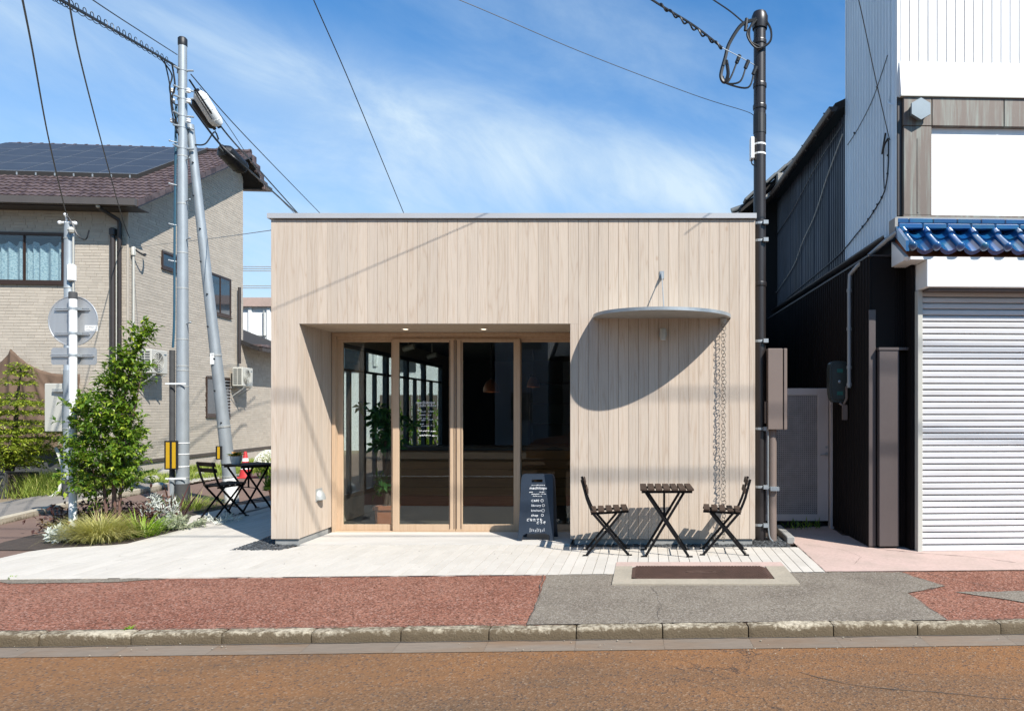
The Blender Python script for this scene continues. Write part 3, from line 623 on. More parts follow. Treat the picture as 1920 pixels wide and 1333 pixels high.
# handwriting helpers: legible words as text, the rest as chalk strokes
def text(body, loc, size, m, parent, rot=(R(90), 0, 0), name='lettering', ext=.0008, align='LEFT', shear=0, space=1.1, T=None):
    cu_ = bpy.data.curves.new(name, 'FONT'); cu_.body = body; cu_.size = size; cu_.extrude = ext; cu_.align_x = align; cu_.shear = shear; cu_.space_character = space; cu_.offset = size*.002
    cu_.materials.append(m); cu_.resolution_u = 2
    o = bpy.data.objects.new(name, cu_); C.objects.link(o); o.rotation_euler = rot; o.location = loc
    me = bpy.data.meshes.new_from_object(o); me.name = name; bpy.data.objects.remove(o); o = bpy.data.objects.new(name, me); C.objects.link(o); o.rotation_euler = rot; o.location = loc
    if not len(me.materials): me.materials.append(m)
    if parent: o.parent = parent; o.location = Vector(loc)-wloc(parent)
    return o
def scribble(mb, x0, x1, z, h, y, T=None, th=.0035):     # a word too small to read, as pen strokes
    x = x0
    while x < x1:
        wd = random.uniform(.5, 1.0)*h; a = Vector((x, y, z+random.uniform(0, .3)*h)); b = Vector((x+wd*random.uniform(.3, .9), y, z+random.uniform(.5, 1.0)*h)); c_ = Vector((x+wd, y, z+random.uniform(0, .5)*h))
        for p_, q_ in ((a, b), (b, c_)):
            if (q_-p_).length > .002:
                if T: p_, q_ = T(p_), T(q_)
                mb.bar(p_, q_, th, .001)
        x += wd*random.uniform(1.15, 1.7)
dx = lambda px_: (px_-CX)/F*YD
dz = lambda py_: EYE-(py_-CY)/F*YD
text('machitope', (dx(779), dz(758), YD+.0125) if 0 else (dx(779), YD+.0125, dz(757)), .052, M['chalk'], dA)
text('cafe menu', (dx(786), YD+.0125, dz(762.3)), .046, M['chalk'], dA)
mb = MB()
for (a, b, py_) in ((781, 790, 769.5), (786, 795, 772), (802, 812, 771.5), (786, 797, 778.5), (802, 807, 778.2), (785, 800, 784.5), (790, 798, 788), (803, 813, 787), (787, 793, 795.3), (789, 804, 799), (807, 813, 798), (785, 803, 808), (807, 816, 808.5), (786, 805, 816.5), (810, 818, 817)):
    scribble(mb, dx(a), dx(b), dz(py_+1), .019, YD+.0125, th=.0045)
ob = mb.build('menu_stroke', M['chalk'], dA, fix=False); ob['kind'] = 'stuff'
# ---- vent hood on the jamb, wall lamp, canopy, rain chain
mb = MB(); vz = .46; vy = 8.43; n = 12
prof = [(0.0, 0.0), (.085, 0.0)]+[(.085*math.cos(a), .11*math.sin(a)) for a in [k*math.pi/2/8 for k in range(9)]]
for i in range(1, 10):
    pass
rows = []
for i in range(9):
    a = i*math.pi/2/8; rows.append([mb.p(OL+.003+.075*math.cos(a)*math.sin(math.pi*k/12), vy-.075*math.cos(math.pi*k/12), vz+.115*math.sin(a)*(.35+.65*math.sin(math.pi*k/12))) for k in range(13)])
for A, B in zip(rows, rows[1:]):
    for k in range(12): mb.f.append((A[k], A[k+1], B[k+1], B[k]))
mb.lathe([(.07, -.006), (.07, 0)], (OL+.001, vy, vz), 16)
mb.v = mb.v[:len(rows)*13]; mb.f = [f for f in mb.f if max(f) < len(mb.v)]
mb.ext([(OL+.001, vy-.08, vz-.02), (OL+.001, vy+.08, vz-.02), (OL+.001, vy+.08, vz+.13), (OL+.001, vy-.08, vz+.13)], (.006, 0, 0))
mb.build('vent_hood', M['galv_dark'], loc=(OL, vy, vz), smooth=True, label='small hooded metal vent low on the inner left side of the entrance recess', cat='vent hood')
lx, lz = .168, 2.30
lt = thing('wall_lamp', 'small pale cylinder wall lamp under the rounded canopy', 'wall lamp', (lx, Y0, lz))
mb = MB(); mb.lathe([(.033, 0), (.033, .118), (.029, .123)], (lx, Y0-.06, lz), 20); mb.build('lamp_body', M['cream'], lt, smooth=True)
mb = MB(); mb.tube([(lx, Y0, lz+.06), (lx, Y0-.035, lz+.06)], .045, 18); mb.build('mounting_plate', M['galv_dark'], lt, smooth=True)
mb = MB(); mb.lathe([(.027, -.004), (.027, .001)], (lx, Y0-.06, lz), 16); mb.build('diffuser', M['white'], lt)
ccx, ca, cb, cz0 = .155, .760, .717, 2.535
cp = thing('canopy', 'thin half round steel canopy jutting from the cafe wall above the bistro table', 'canopy', (ccx, Y0, cz0))
arc = [(ccx+ca*math.cos(a), Y0-.001-cb*math.sin(a)) for a in [math.pi*k/64 for k in range(65)]]
mb = MB(); mb.ext([(x_, y_, cz0+.006) for x_, y_ in arc], (0, 0, .012)); mb.build('slab', M['galv_dark'], cp)
mb = MB()
for (a, b) in zip(arc, arc[1:]):
    def off(p, e): d = Vector((p[0]-ccx, p[1]-Y0, 0)); d.normalize(); return Vector((p[0], p[1], 0))+d*e
    a0, b0, a1, b1 = off(a, .001), off(b, .001), off(a, .007), off(b, .007)
    mb.ext([a0+Vector((0, 0, cz0)), a1+Vector((0, 0, cz0)), b1+Vector((0, 0, cz0)), b0+Vector((0, 0, cz0))], (0, 0, .034))
mb.build('rim', M['galv'], cp, fix=True)
mb = MB(); mb.box((ccx-.025, Y0-.012, 2.985), (ccx+.025, Y0-.001, 3.07)); mb.ext([(ccx-.006, Y0-.012, 2.985), (ccx-.006, Y0-.012, 3.06), (ccx-.006, Y0-.075, 3.0), (ccx-.006, Y0-.075, 2.985)], (.012, 0, 0)); mb.build('bracket', M['galv'], cp)
mb = MB(); mb.tube([(ccx, Y0-.06, 3.0), (ccx+.01, Y0-.60, 2.56)], .006, 8); mb.build('tie_rod', M['galv'], cp, smooth=True)
rcx, rcy = .838, Y0-.075
rc = thing('rain_chain', 'long silver ring rain chain hanging from the right end of the canopy', 'rain chain', (rcx, rcy, 2.5))
mb = MB(); mb.lathe([(.016, -.03), (.032, .0), (.034, .03)], (rcx, rcy, 2.505), 16); mb.build('outlet', M['galv_dark'], rc, smooth=True)
mb = MB(); mb.tube([(.025*math.cos(2*math.pi*k/16), 0, .025*math.sin(2*math.pi*k/16)) for k in range(17)], .0034, 6, cap=False)
M['chain'] = mat('dull chain steel', (.28, .255, .22), .45, .1, 20, metal=.4)
ring = mb.mesh('ring', M['chain'], smooth=True)
z = 2.455; k = 0
while z > .07:
    inst('ring', ring, rc, (rcx+random.uniform(-.003, .003)+(.005 if k % 2 else -.005), rcy+random.uniform(-.004, .004), z), (random.uniform(-.25, .25), random.uniform(-.3, .3), R(40 if k % 2 else -40)+random.uniform(-.4, .4)))
    z -= .037; k += 1
# ================================================================== CAFE ROOM
ct = thing('counter', 'long wooden service counter clad in reddish brown boards inside the cafe', 'counter', (-2.2, 11.2, 0))
for k in range(6): mb = MB(); mb.cbox((-4.05, 11.18+.002*(k % 2), .02+k*.145), (-.3, 11.21, .16+k*.145), .003); mb.build('board', M['counter'], ct)
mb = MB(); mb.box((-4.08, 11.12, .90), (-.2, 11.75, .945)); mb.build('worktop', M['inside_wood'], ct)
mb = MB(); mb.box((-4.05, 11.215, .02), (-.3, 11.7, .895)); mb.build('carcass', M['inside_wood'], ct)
sh = thing('shelf_unit', 'dark open shelf unit standing against the cafe end wall behind the counter', 'shelf', (-.9, 15.6, 0))
for k in range(5): mb = MB(); mb.box((-2.6, 15.45, .3+k*.45), (.8, 15.85, .33+k*.45)); mb.build('shelf', M['inside_wood'], sh)
for xq in (-2.6, -.9, .77): mb = MB(); mb.box((xq, 15.46, .02), (xq+.03, 15.86, 2.3)); mb.build('side_panel', M['inside_wood'], sh)
for k, (px_, py_, Y, r_) in enumerate(((921, 735, 11.3, .125), (1000, 726, 13.0, .12))):
    q = U(px_, py_, Y)
    pl = thing('pendant_lamp', ('copper dome pendant lamp seen through the third glass door' if k == 0 else 'copper pendant lamp farther back in the cafe, behind the rightmost glass'), 'pendant lamp', q, 'pendant lamps over the counter')
    mb = MB(); mb.lathe([(r_*math.cos(a)+.001, r_*1.65*math.sin(a)) for a in [math.pi/2*k_/10 for k_ in range(11)]], q, 24, cap=False); mb.build('shade', M['pendant'], pl, smooth=True, fix=False)
    mb = MB(); mb.tube([q+Vector((0, 0, r_*1.6)), (q.x, q.y, 2.62)], .006, 6); mb.build('cord', M['rubber'], pl)
    mb = MB(); mb.ball(q+Vector((0, 0, .05)), .03, 10); mb.build('bulb', M['bulb'], pl, smooth=True)
for k, (px_, py_) in enumerate(((766, 652), (810, 667))):
    q = U(px_, py_, 10.2+k*1.6)
    sp_ = thing('spotlight', ('cream ceiling spotlight nearer the glass doors' if k == 0 else 'cream ceiling spotlight deeper in the cafe room'), 'spotlight', (q.x, q.y, 2.61), 'spotlights on the cafe ceiling')
    mb = MB(); mb.tube([q+Vector((-.07, 0, -.02)), q+Vector((.09, -.03, .02))], .042, 14); mb.build('lamp_head', M['cream'], sp_, smooth=True)
    mb = MB(); mb.tube([q, (q.x, q.y, 2.62)], .01, 8); mb.build('stem', M['cream'], sp_)
def leaf_quads(items, bend=.25):
    """items: (base, direction, up, length, width) -> folded leaves as one mesh builder"""
    mb = MB(); v, f = mb.v, mb.f
    for b, d, u, l, wd in items:
        d = d.normalized(); sd = d.cross(u)
        if sd.length < 1e-4: sd = d.orthogonal()
        sd.normalize(); n = sd.cross(d); i = len(v)
        m_ = b+d*l*.5+n*l*.05
        v += [b, m_+sd*wd*.5+n*wd*bend, m_, m_-sd*wd*.5+n*wd*bend, b+d*l-n*l*.12]
        f += [(i, i+1, i+2), (i, i+2, i+3), (i+1, i+4, i+2), (i+2, i+4, i+3)]
    return mb
def rv(a=1.0): 
    while True:
        q = Vector((random.uniform(-1, 1), random.uniform(-1, 1), random.uniform(-1, 1)))
        if .05 < q.length < 1: return q*a
# pachira in a terracotta pot just inside the left fixed glass
pq = Vector((-3.46, 9.42, .012))
pc = thing('potted_pachira', 'braided trunk money tree in a square terracotta pot inside the left window', 'potted plant', pq)
mb = MB()
for (a, z0, z1) in ((.115, 0, .20), (.135, .20, .245)):
    b_ = a+(.016 if z1 < .21 else 0)
    mb.ext([(pq.x-a, pq.y-a, pq.z+z0), (pq.x+a, pq.y-a, pq.z+z0), (pq.x+a, pq.y+a, pq.z+z0), (pq.x-a, pq.y+a, pq.z+z0)], (0, 0, z1-z0))
pot = mb.build('pot', M['terracotta'], pc)
mb = MB()
for ph in (0, 2.1, 4.2): mb.tube([(pq.x+.035*math.cos(ph+t*5), pq.y+.035*math.sin(ph+t*5), pq.z+.2+t*.95) for t in [k/24 for k in range(25)]], [.028-.010*k/24 for k in range(25)], 8)
mb.build('trunk', M['bark'], pc, smooth=True)
it = []
for k in range(46):
    top = k > 5
    c_ = pq+(Vector((random.gauss(-.02, .13), random.gauss(0, .13), random.uniform(1.0, 1.55))) if top else Vector((-.10+random.uniform(-.1, .12), -.1, .50+random.uniform(-.08, .16))))
    ax = (rv()*.5+Vector((0, -.4, .5 if top else .1))).normalized(); e1 = ax.orthogonal().normalized(); e2 = ax.cross(e1)
    for j in range(6):
        a = 2*math.pi*j/6; d = e1*math.cos(a)+e2*math.sin(a)-ax*.25; it.append((c_, d, ax, random.uniform(.11, .17), .055))
leaf_quads(it).build('foliage', M['pachira'], pc, fix=False, smooth=True)
# ================================================================== MENU BOARD
mbq = Vector((-1.292, 8.25, .0145)); mt = R(-6)
Mf = frame(mbq, R(2))
bd = thing('menu_board', 'dark navy A-frame chalkboard with white handwriting standing by the entrance', 'menu board', mbq)
lean = .17
Tb = lambda q: Mf((q[0], q[1]+q[2]*lean-.07, q[2]*.985))
Tk = lambda q: Mf((q[0]+.022, q[1]-q[2]*lean+.19, q[2]*.985))
def apanel(T, nm, m):
    mb = MB(T); th = .012; W = .183; Wb = .205; H = .775
    def wz(z): return Wb+(W-Wb)*z/H
    o_ = [(-wz(0), 0), (-wz(0)+.045, 0), (-wz(0)+.05, .06), (-.11, .085), (.10, .085), (wz(0)-.05, .06), (wz(0)-.045, 0), (wz(0), 0), (W, H-.05), (W-.015, H-.012), (W-.05, H), (-W+.05, H), (-W+.015, H-.012), (-W, H-.05)]
    # split around the hand slot: lower body, side strips, top strip
    zs0, zs1, xs_ = .672, .705, .063
    low = [o_[i] for i in range(0, 8)]+[(wz(zs0), zs0), (-wz(zs0), zs0)]
    top_ = [(-wz(zs1), zs1), (wz(zs1), zs1)]+[o_[8], o_[9], o_[10], o_[11], o_[12], o_[13]]
    for pl_ in (low, top_, [(-wz(zs0), zs0), (-xs_, zs0), (-xs_, zs1), (-wz(zs1), zs1)], [(xs_, zs0), (wz(zs0), zs0), (wz(zs1), zs1), (xs_, zs1)]):
        a = [mb.p(x_, 0, z_) for x_, z_ in pl_]; b = [mb.p(x_, th, z_) for x_, z_ in pl_]
        mb.f.append(tuple(a)); mb.f.append(tuple(reversed(b)))
        for k in range(len(a)): mb.f.append((a[k], b[k], b[(k+1) % len(a)], a[(k+1) % len(a)]))
    return mb.build(nm, m, bd)
fp = apanel(Tb, 'front_panel', M['navy']); apanel(Tk, 'rear_panel', M['navy'])
rotb = Euler((R(90)-math.atan(lean), 0, R(2)))
def btext(s_, x_, z_, size, sh=0): return text(s_, Tb((x_, -.0012, z_)), size, M['chalk'], bd, rot=rotb, shear=sh)
btext('machitope', -.085, .592, .044); btext('CAFE', -.062, .447, .036); btext('library', -.062, .392, .039); btext('kitchen', -.062, .335, .037); btext('shop', -.060, .280, .038)
btext('\u3069\u306a\u305f\u3067\u3082', -.115, .228, .036); btext('\u3069\u3046\u305e', .0, .195, .036)
mb = MB()
for a, b, z_ in ((-.065, .085, .632), (-.09, -.045, .552), (.03, .08, .552), (-.06, .03, .528), (.045, .10, .53), (-.045, .05, .505)): scribble(mb, a, b, z_, .014, -.0015, T=Tb, th=.003)
for cx_, cz_, r_ in ((.062, .460, .015), (.078, .405, .014), (.076, .346, .016), (.068, .293, .013)):
    for k in range(12):
        a0, a1 = 2*math.pi*k/12, 2*math.pi*(k+1)/12; mb.bar(Tb((cx_+r_*math.cos(a0), -.0015, cz_+r_*math.sin(a0))), Tb((cx_+r_*math.cos(a1), -.0015, cz_+r_*math.sin(a1))), .0035, .001)
for k in range(9): mb.bar(Tb((-.07+k*.02, -.0015, .10+.004*(k % 3))), Tb((-.07+k*.02+.002, -.0015, .145-.006*(k % 4))), .003, .001)
ob = mb.build('chalk_stroke', M['chalk'], bd, fix=False); ob['kind'] = 'stuff'
# ================================================================== BISTRO FURNITURE
def arcpts(a, b, c, n=6):                               # quadratic curve
    a, b, c = Vector(a), Vector(b), Vector(c); return [a*(1-t)**2+b*2*t*(1-t)+c*t*t for t in [k/n for k in range(n+1)]]
def make_chair(label, loc, rz, group):
    t = thing('bistro_chair', label, 'chair', (0, 0, 0), group)
    W = .175
    for sy in (-1, 1):
        y = sy*W
        mb = MB(); pts = [(-.285, y, .79), (-.245, y, .64)]+[tuple(q) for q in arcpts((-.235, y, .60), (-.20, y, .50), (-.165, y, .435), 4)]+[(.195, y, .012)]
        for a, b in zip(pts, pts[1:]): mb.bar(a, Vector(b)+(Vector(b)-Vector(a)).normalized()*.004, .026, .011)
        mb.box((.18, y-.011, .0), (.235, y+.011, .012)); mb.build('rear_frame', M['black_steel'], t)
        mb = MB(); y2 = sy*(W-.016); mb.bar((.125, y2, .44), (-.235, y2, .012), .024, .011); mb.box((-.275, y2-.011, 0), (-.22, y2+.011, .012)); mb.build('front_frame', M['black_steel'], t)
        mb = MB(); mb.bar((-.19, sy*(W-.033), .433), (.20, sy*(W-.033), .452), .024, .01); mb.build('seat_bar', M['black_steel'], t)
    for nm, a in (('cross_bar', (.09, .14)), ('cross_bar', (-.135, .135))):
        mb = MB(); mb.tube([(a[0], -W, a[1]), (a[0], W, a[1])], .006, 8); mb.build(nm, M['black_steel'], t)
    mb = MB(); mb.tube([(-.005, -W-.008, .262), (-.005, -W+.03, .262)], .012, 10); mb.tube([(-.005, W-.03, .262), (-.005, W+.008, .262)], .012, 10); mb.build('pivot', M['black_steel'], t)
    for k in range(5):
        x = -.165+k*.082; z = .446+x*.049+.012
        mb = MB(); mb.cbox((x-.031, -.19, z), (x+.031, .19, z+.02), .004); mb.build('seat_slat', M['slat'], t)
    for (x, z) in ((-.272, .755), (-.250, .670)):
        mb = MB(); T0 = Matrix.Translation((x, 0, z)) @ Matrix.Rotation(R(-14), 4, 'Y'); mb.T = lambda q, T0=T0: T0 @ q
        mb.cbox((.012, -.195, -.030), (.028, .195, .030), .004); mb.build('back_slat', M['slat'], t)
    t.location = loc; t.rotation_euler = (0, 0, rz); return t
def place(o, loc, rz, label): c = copy_tree(o); c.location = loc; c.rotation_euler = (0, 0, rz); c['label'] = label; return c
GZ = .0105
grp = 'folding bistro chairs outside the cafe'
ch = make_chair('folding slatted chair left of the sunlit bistro table, its back towards the entrance', (-.415, 7.53, GZ), R(5), grp)
place(ch, (.785, 7.55, GZ), R(180-4), 'folding slatted bistro chair right of the table, in front of the rain chain')
def make_table(label, loc, rz, grp, along='y'):
    t = thing('bistro_table', label, 'table', (0, 0, 0), grp)
    for k in range(7):
        x = -.24+k*.080; mb = MB(); mb.cbox((x-.033, -.27, .685), (x+.033, .27, .707), .004); mb.build('top_slat', M['slat'], t)
    for sy in (-1, 1):
        mb = MB(); mb.bar((-.26, sy*.215, .671), (.26, sy*.215, .671), .026, .014); mb.build('top_bar', M['black_steel'], t)
        mb = MB(); y = sy*.20; mb.bar((-.215, y, .66), (.215+.005, y, .012), .026, .012); mb.box((.20, y-.012, 0), (.265, y+.012, .012)); mb.build('leg', M['black_steel'], t)
        mb = MB(); y = sy*.183; mb.bar((.175, y, .66), (-.215, y, .012), .026, .012); mb.box((-.265, y-.012, 0), (-.20, y+.012, .012)); mb.build('leg', M['black_steel'], t)
    mb = MB(); mb.bar((-.02, 0, .67), (-.02, 0, .355), .022, .012); mb.build('stay', M['black_steel'], t)
    for x, z in ((.14, .14), (-.14, .14), (-.01, .35)):
        mb = MB(); mb.tube([(x, -.2, z), (x, .2, z)], .007, 8); mb.build('cross_bar', M['black_steel'], t)
    t.location = loc; t.rotation_euler = (0, 0, rz); return t
tb = make_table('small square slatted bistro table on crossed black legs under the canopy', (.19, 7.49, GZ), R(1), 'bistro tables outside the cafe')
# left terrace, in the shade of the cafe
place(ch, (-5.98, 10.05, GZ), R(62), 'folding chair with brown back slats on the shaded terrace, nearest the utility pole')
place(tb, (-5.98, 10.68, GZ), R(60), 'bistro table with a white flowerpot on it, in the shade beside the cafe')
place(ch, (-5.30, 11.35, GZ), R(215), 'bistro chair half hidden by the cafe corner, beyond the shaded table')
fq = Vector((-6.14, 10.60, GZ+.707))
fp_ = thing('flower_pot', 'small white pot of orange flowers on the shaded bistro table', 'flower pot', fq)
mb = MB(); mb.lathe([(.055, 0), (.075, .05), (.085, .12), (.078, .12), (.07, .10)], fq, 20); mb.build('pot', M['white'], fp_, smooth=True)
it = []
for k in range(60):
    a = random.random()*6.28; it.append((fq+Vector((.05*math.cos(a)*random.random(), .05*math.sin(a), .11)), Vector((math.cos(a), math.sin(a), random.uniform(.2, 1.2))), Vector((0, 0, 1)), random.uniform(.06, .12), .035))
leaf_quads(it[:30]).build('foliage', M['leaf'], fp_, fix=False); leaf_quads(it[30:]).build('blossom', M['petal'], fp_, fix=False)
# traffic cone, white blossom clump, terracotta pot on the lane side
cq = G(460, 896, -.012)
cn = thing('traffic_cone', 'red and white banded traffic cone on the lot beyond the shaded table', 'traffic cone', cq)
H = .60
def cr(z): return .135-(.135-.03)*z/H
for k, (a, b) in enumerate(((.03, .20), (.20, .28), (.28, .38), (.38, .45), (.45, .60))):
    mb = MB(); e = .002*(k % 2); mb.lathe([(cr(a)+e, a), (cr(b)+e, b)], cq, 24); mb.build('band' if k % 2 else 'cone_body', M['white'] if k % 2 else M['red'], cn, smooth=True)
mb = MB(); mb.cbox((cq.x-.19, cq.y-.19, cq.z), (cq.x+.19, cq.y+.19, cq.z+.03), .01); mb.build('base', M['red'], cn)
bq = Vector((-8.55, 16.0, 0))
bs = thing('white_shrub', 'rounded white flowering clump beyond the shaded chairs at the edge of the cafe wall', 'shrub', bq)
it = []
for k in range(900):
    d = rv().normalized(); d.z = abs(d.z); it.append((bq+Vector((d.x*.24, d.y*.24, .28+d.z*.30)), d+rv(.7), rv(), .06, .055))
leaf_quads(it).build('blossom', M['blossom'], bs, fix=False)
it = [(bq+Vector((random.gauss(0, .1), random.gauss(0, .1), random.uniform(0, .4))), rv()+Vector((0, 0, .6)), rv(), .15, .04) for k in range(220)]
leaf_quads(it).build('foliage', M['leaf'], bs, fix=False)
tq = Vector((-6.35, 12.15, 0)); tpt = thing('terracotta_pot', 'terracotta pot of green leaves on the lane behind the shaded terrace', 'plant pot', tq)
mb = MB(); mb.lathe([(.09, 0), (.12, .15), (.135, .15), (.135, .19), (.11, .19), (.10, .16)], tq, 20); mb.build('pot', M['terracotta'], tpt, smooth=True)
leaf_quads([(tq+Vector((random.gauss(0, .06), random.gauss(0, .06), .18)), rv()+Vector((0, 0, .8)), rv(), random.uniform(.12, .28), .06) for k in range(120)]).build('foliage', M['leaf'], tpt, fix=False)
# ================================================================== RIGHT BUILDING
B0 = Vector((2.44, 7.83, 0)); RB = frame(B0, R(2.25))
shop = thing('shuttered_shop', 'tall white fronted shop with a blue tiled pent roof and lowered roller shutter', 'shop', B0)
def bpart(name, m, boxes, parent=shop, T=RB, ch=0, **k):
    mb = MB(T)
    for a, b in boxes: mb.cbox(a, b, ch) if ch else mb.box(a, b)
    return mb.build(name, M[m] if isinstance(m, str) else m, parent, **k)
def corrugated(name, m, s, t0, t1, z0, z1, pitch, dep, parent=shop, T=RB, sheetw=.76):
    """trapezoid ribs on a wall that faces -s; z0/z1 may be functions of t"""
    zz0 = z0 if callable(z0) else (lambda t: z0); zz1 = z1 if callable(z1) else (lambda t: z1)
    a = t0; k = 0
    while a < t1-.02:
        b = min(a+sheetw, t1); mb = MB(T); pts = []; t = a
        while t < b-1e-4:
            for f_, d_ in ((0, 0), (.5, 0), (.62, 1), (.88, 1)):
                q = t+f_*pitch
                if q < b: pts.append((q, s-d_*dep-.001*(k % 2)))
            t += pitch
        pts.append((b, s-.001*(k % 2)))
        n = len(pts); lo = [mb.p(s_, t_, zz0(t_)) for t_, s_ in pts]; hi = [mb.p(s_, t_, zz1(t_)) for t_, s_ in pts]
        for i in range(n-1): mb.f.append((lo[i], lo[i+1], hi[i+1], hi[i]))
        mb.build(name, M[m], parent, fix=False); a = b; k += 1
corrugated('lower_sheet', 'dark_sheet', 0, .0, 6.2, .03, 3.24, .095, .014)
U0 = Vector((2.721, 7.75, 0)); RU = frame(U0, R(2.25))   # upper storey, set in from the lower lean-to wall
def up_(name, m, boxes, ch=0, **k): return bpart(name, m, boxes, shop, RU, ch, **k)
ZS = 3.46
corrugated('upper_sheet', 'slate_sheet', .0, 1.71, 8.0, ZS, 5.47, .098, .030, T=RU)
corrugated('tower_sheet', 'blue_sheet', -.006, .01, 1.69, ZS, 8.4, .096, .026, T=RU)
up_('corner_trim', 'blue_sheet', [((-.034, 1.672, ZS), (-.0, 1.705, 8.4))])
bpart('core', 'void', [((.004, .012, -.02), (6, 7.2, 3.20))])  # solid fill inside both storeys, added to block light
up_('core', 'void', [((.012, .09, 3.22), (6, 1.66, 8.3)), ((.012, 1.72, 3.22), (6, 8.0, 5.44))])
bpart('lean_to_cap', 'brown_metal', [((-.02, -.01, 3.205), (.30, 7.2, 3.225))])
mb = MB(RU)
for a in range(10):
    a0, a1 = math.pi*a/10, math.pi*(a+1)/10
    f = lambda q: (-.085-.06*math.cos(q), ZS-.03-.06*math.sin(q))
    (s0, z0), (s1, z1) = f(a0), f(a1); mb.poly([(s0, .03, z0), (s0, 8.0, z0), (s1, 8.0, z1), (s1, .03, z1)])
mb.build('lower_gutter', M['brown_metal'], shop, fix=False)
for k in range(14):
    mb = MB(RU); mb.tube([(-.005, .25+k*.5, ZS-.07), (-.07, .25+k*.5, ZS-.10), (-.148, .25+k*.5, ZS-.03)], .0055, 5); mb.build('gutter_clip', M['galv_dark'], shop)
EZ = 5.47
mb = MB(RU); mb.ext([(-.17, 1.70, EZ+.02), (2.6, 1.70, EZ+1.30), (2.6, 1.70, EZ+1.43), (-.17, 1.70, EZ+.12)], (0, 6.2, 0)); mb.build('side_roof', M['under'], shop)
mb = MB(RU)
f = lambda q: (-.215-.06*math.cos(q), EZ+.04-.065*math.sin(q))
for a in range(10):
    (s0, z0), (s1, z1) = f(math.pi*a/10), f(math.pi*(a+1)/10); mb.poly([(s0, 1.62, z0), (s0, 8.2, z0), (s1, 8.2, z1), (s1, 1.62, z1)])
mb.poly([(f(math.pi*k/10)[0], 1.62, f(math.pi*k/10)[1]) for k in range(11)])
mb.build('eave_gutter', M['brown_metal'], shop, fix=False)
for k in range(11): mb = MB(RU); mb.tube([(-.15, 1.85+k*.58, EZ+.04), (-.215, 1.85+k*.58, EZ-.035), (-.282, 1.85+k*.58, EZ+.05)], .010, 5); mb.build('gutter_clip', M['brown_metal'], shop)
def cable(pts, r, m, name, parent=None, n=5, sub=6, **tags):
    P = [Vector(p) for p in pts]; out = []
    for i in range(len(P)-1):
        p0, p1, p2, p3 = P[max(i-1, 0)], P[i], P[i+1], P[min(i+2, len(P)-1)]
        for k in range(sub):
            t = k/sub; out.append(.5*((2*p1)+(-p0+p2)*t+(2*p0-5*p1+4*p2-p3)*t*t+(-p0+3*p1-3*p2+p3)*t**3))
    out.append(P[-1]); mb = MB(); mb.tube(out, r, n); return mb.build(name, M[m], parent, loc=None if parent else P[0], smooth=True, fix=False, **tags)
w = lambda s, t, z: RU((s, t, z))
cable([w(-.05, 1.75, 5.2), w(-.05, 2.5, 4.85), w(-.05, 3.1, 4.5), w(-.06, 3.8, 4.25), w(-.05, 4.6, 3.95), w(-.05, 6.6, 3.65)], .009, 'galv_dark', 'wall_cable', shop)
cable([w(-.05, 1.75, 5.33), w(-.06, 3.0, 5.2), w(-.05, 4.6, 4.95), w(-.05, 6.8, 4.75)], .008, 'rubber', 'wall_cable', shop)
cable([w(-.05, .22, 4.62), w(-.06, .30, 4.42), w(-.07, .20, 4.48), w(-.05, .14, 4.53)], .011, 'rubber', 'cable_loop', shop, sub=8)
cable([w(-.04, .16, 4.52), w(-.04, .17, 4.25), w(-.05, .20, 4.05), w(-.04, .36, 3.94), w(-.04, .75, 3.82), w(-.04, 1.2, 3.74), w(-.04, 2.2, 3.62), w(-.04, 5, 3.52)], .008, 'rubber', 'wall_cable', shop)
cable([w(-.035, .30, 4.6), w(-.035, .33, 4.3), w(-.035, .30, 4.02)], .006, 'slate_sheet', 'wall_cable', shop)
cable([w(-.035, .13, 6.3), w(-.035, .13, 5.1), w(-.045, .16, 4.95), w(-.035, .05, 4.86)], .008, 'blue_sheet', 'wall_cable', shop)
cable([w(-.035, 1.6, 5.0), w(-.035, 1.2, 5.05), w(-.035, .7, 5.18), w(-.035, .38, 5.36), w(-.035, .2, 5.48)], .005, 'rubber', 'wall_cable', shop)
for t_, z_ in ((.17, 4.35), (.18, 4.15), (.36, 3.94), (.5, 3.9), (.62, 3.86), (.8, 3.81), (1.0, 3.775), (1.3, 5.04), (.5, 5.26)):
    mb = MB(RU); mb.ball((-.045, t_, z_), .013, 6); mb.build('cable_clip', M['rubber'], shop)
# ---- front, upper: ribbed white siding, flashing, copper surround, white panel
FT = .0
for k in range(50):
    s0 = .035+k*.1017; mb = MB(RU); mb.cbox((s0, FT, 5.25), (s0+.0925, FT+.03, 8.4), .003); mb.build('siding_panel', M['white_wall'], shop)
up_('siding_core', 'white_wall', [((5.13, FT, 5.25), (6, FT+.03, 8.4)), ((.0, FT+.032, 4.93), (6, FT+.085, 8.4)), ((-.004, FT+.004, 4.93), (.032, FT+.03, 8.4))])
mb = MB(RU); mb.ext([(.018, FT-.006, 5.31), (.018, FT-.055, 4.95), (.018, FT-.055, 4.93), (.018, FT+.03, 4.93), (.018, FT+.03, 5.31)], (6, 0, 0)); mb.build('flashing', M['white_wall'], shop)
up_('drip_edge', 'cream', [((.015, FT-.06, 4.914), (6, FT+.02, 4.929))])
z0c, z1c, zb_ = 3.632, 4.912, 4.603
mb = MB(RU); mb.box((.0, FT+.0, z0c), (.048, FT+.065, z1c)); mb.build('copper_return', M['brown_metal'], shop)
mb = MB(RU); mb.cbox((.05, FT-.04, z0c), (.36, FT+.045, zb_-.006), .006); mb.build('copper_post', M['copper'], shop)
mb = MB(RU); mb.cbox((.05, FT-.04, zb_-.002), (.36, FT+.045, z1c), .006); mb.build('copper_corner', M['copper'], shop)
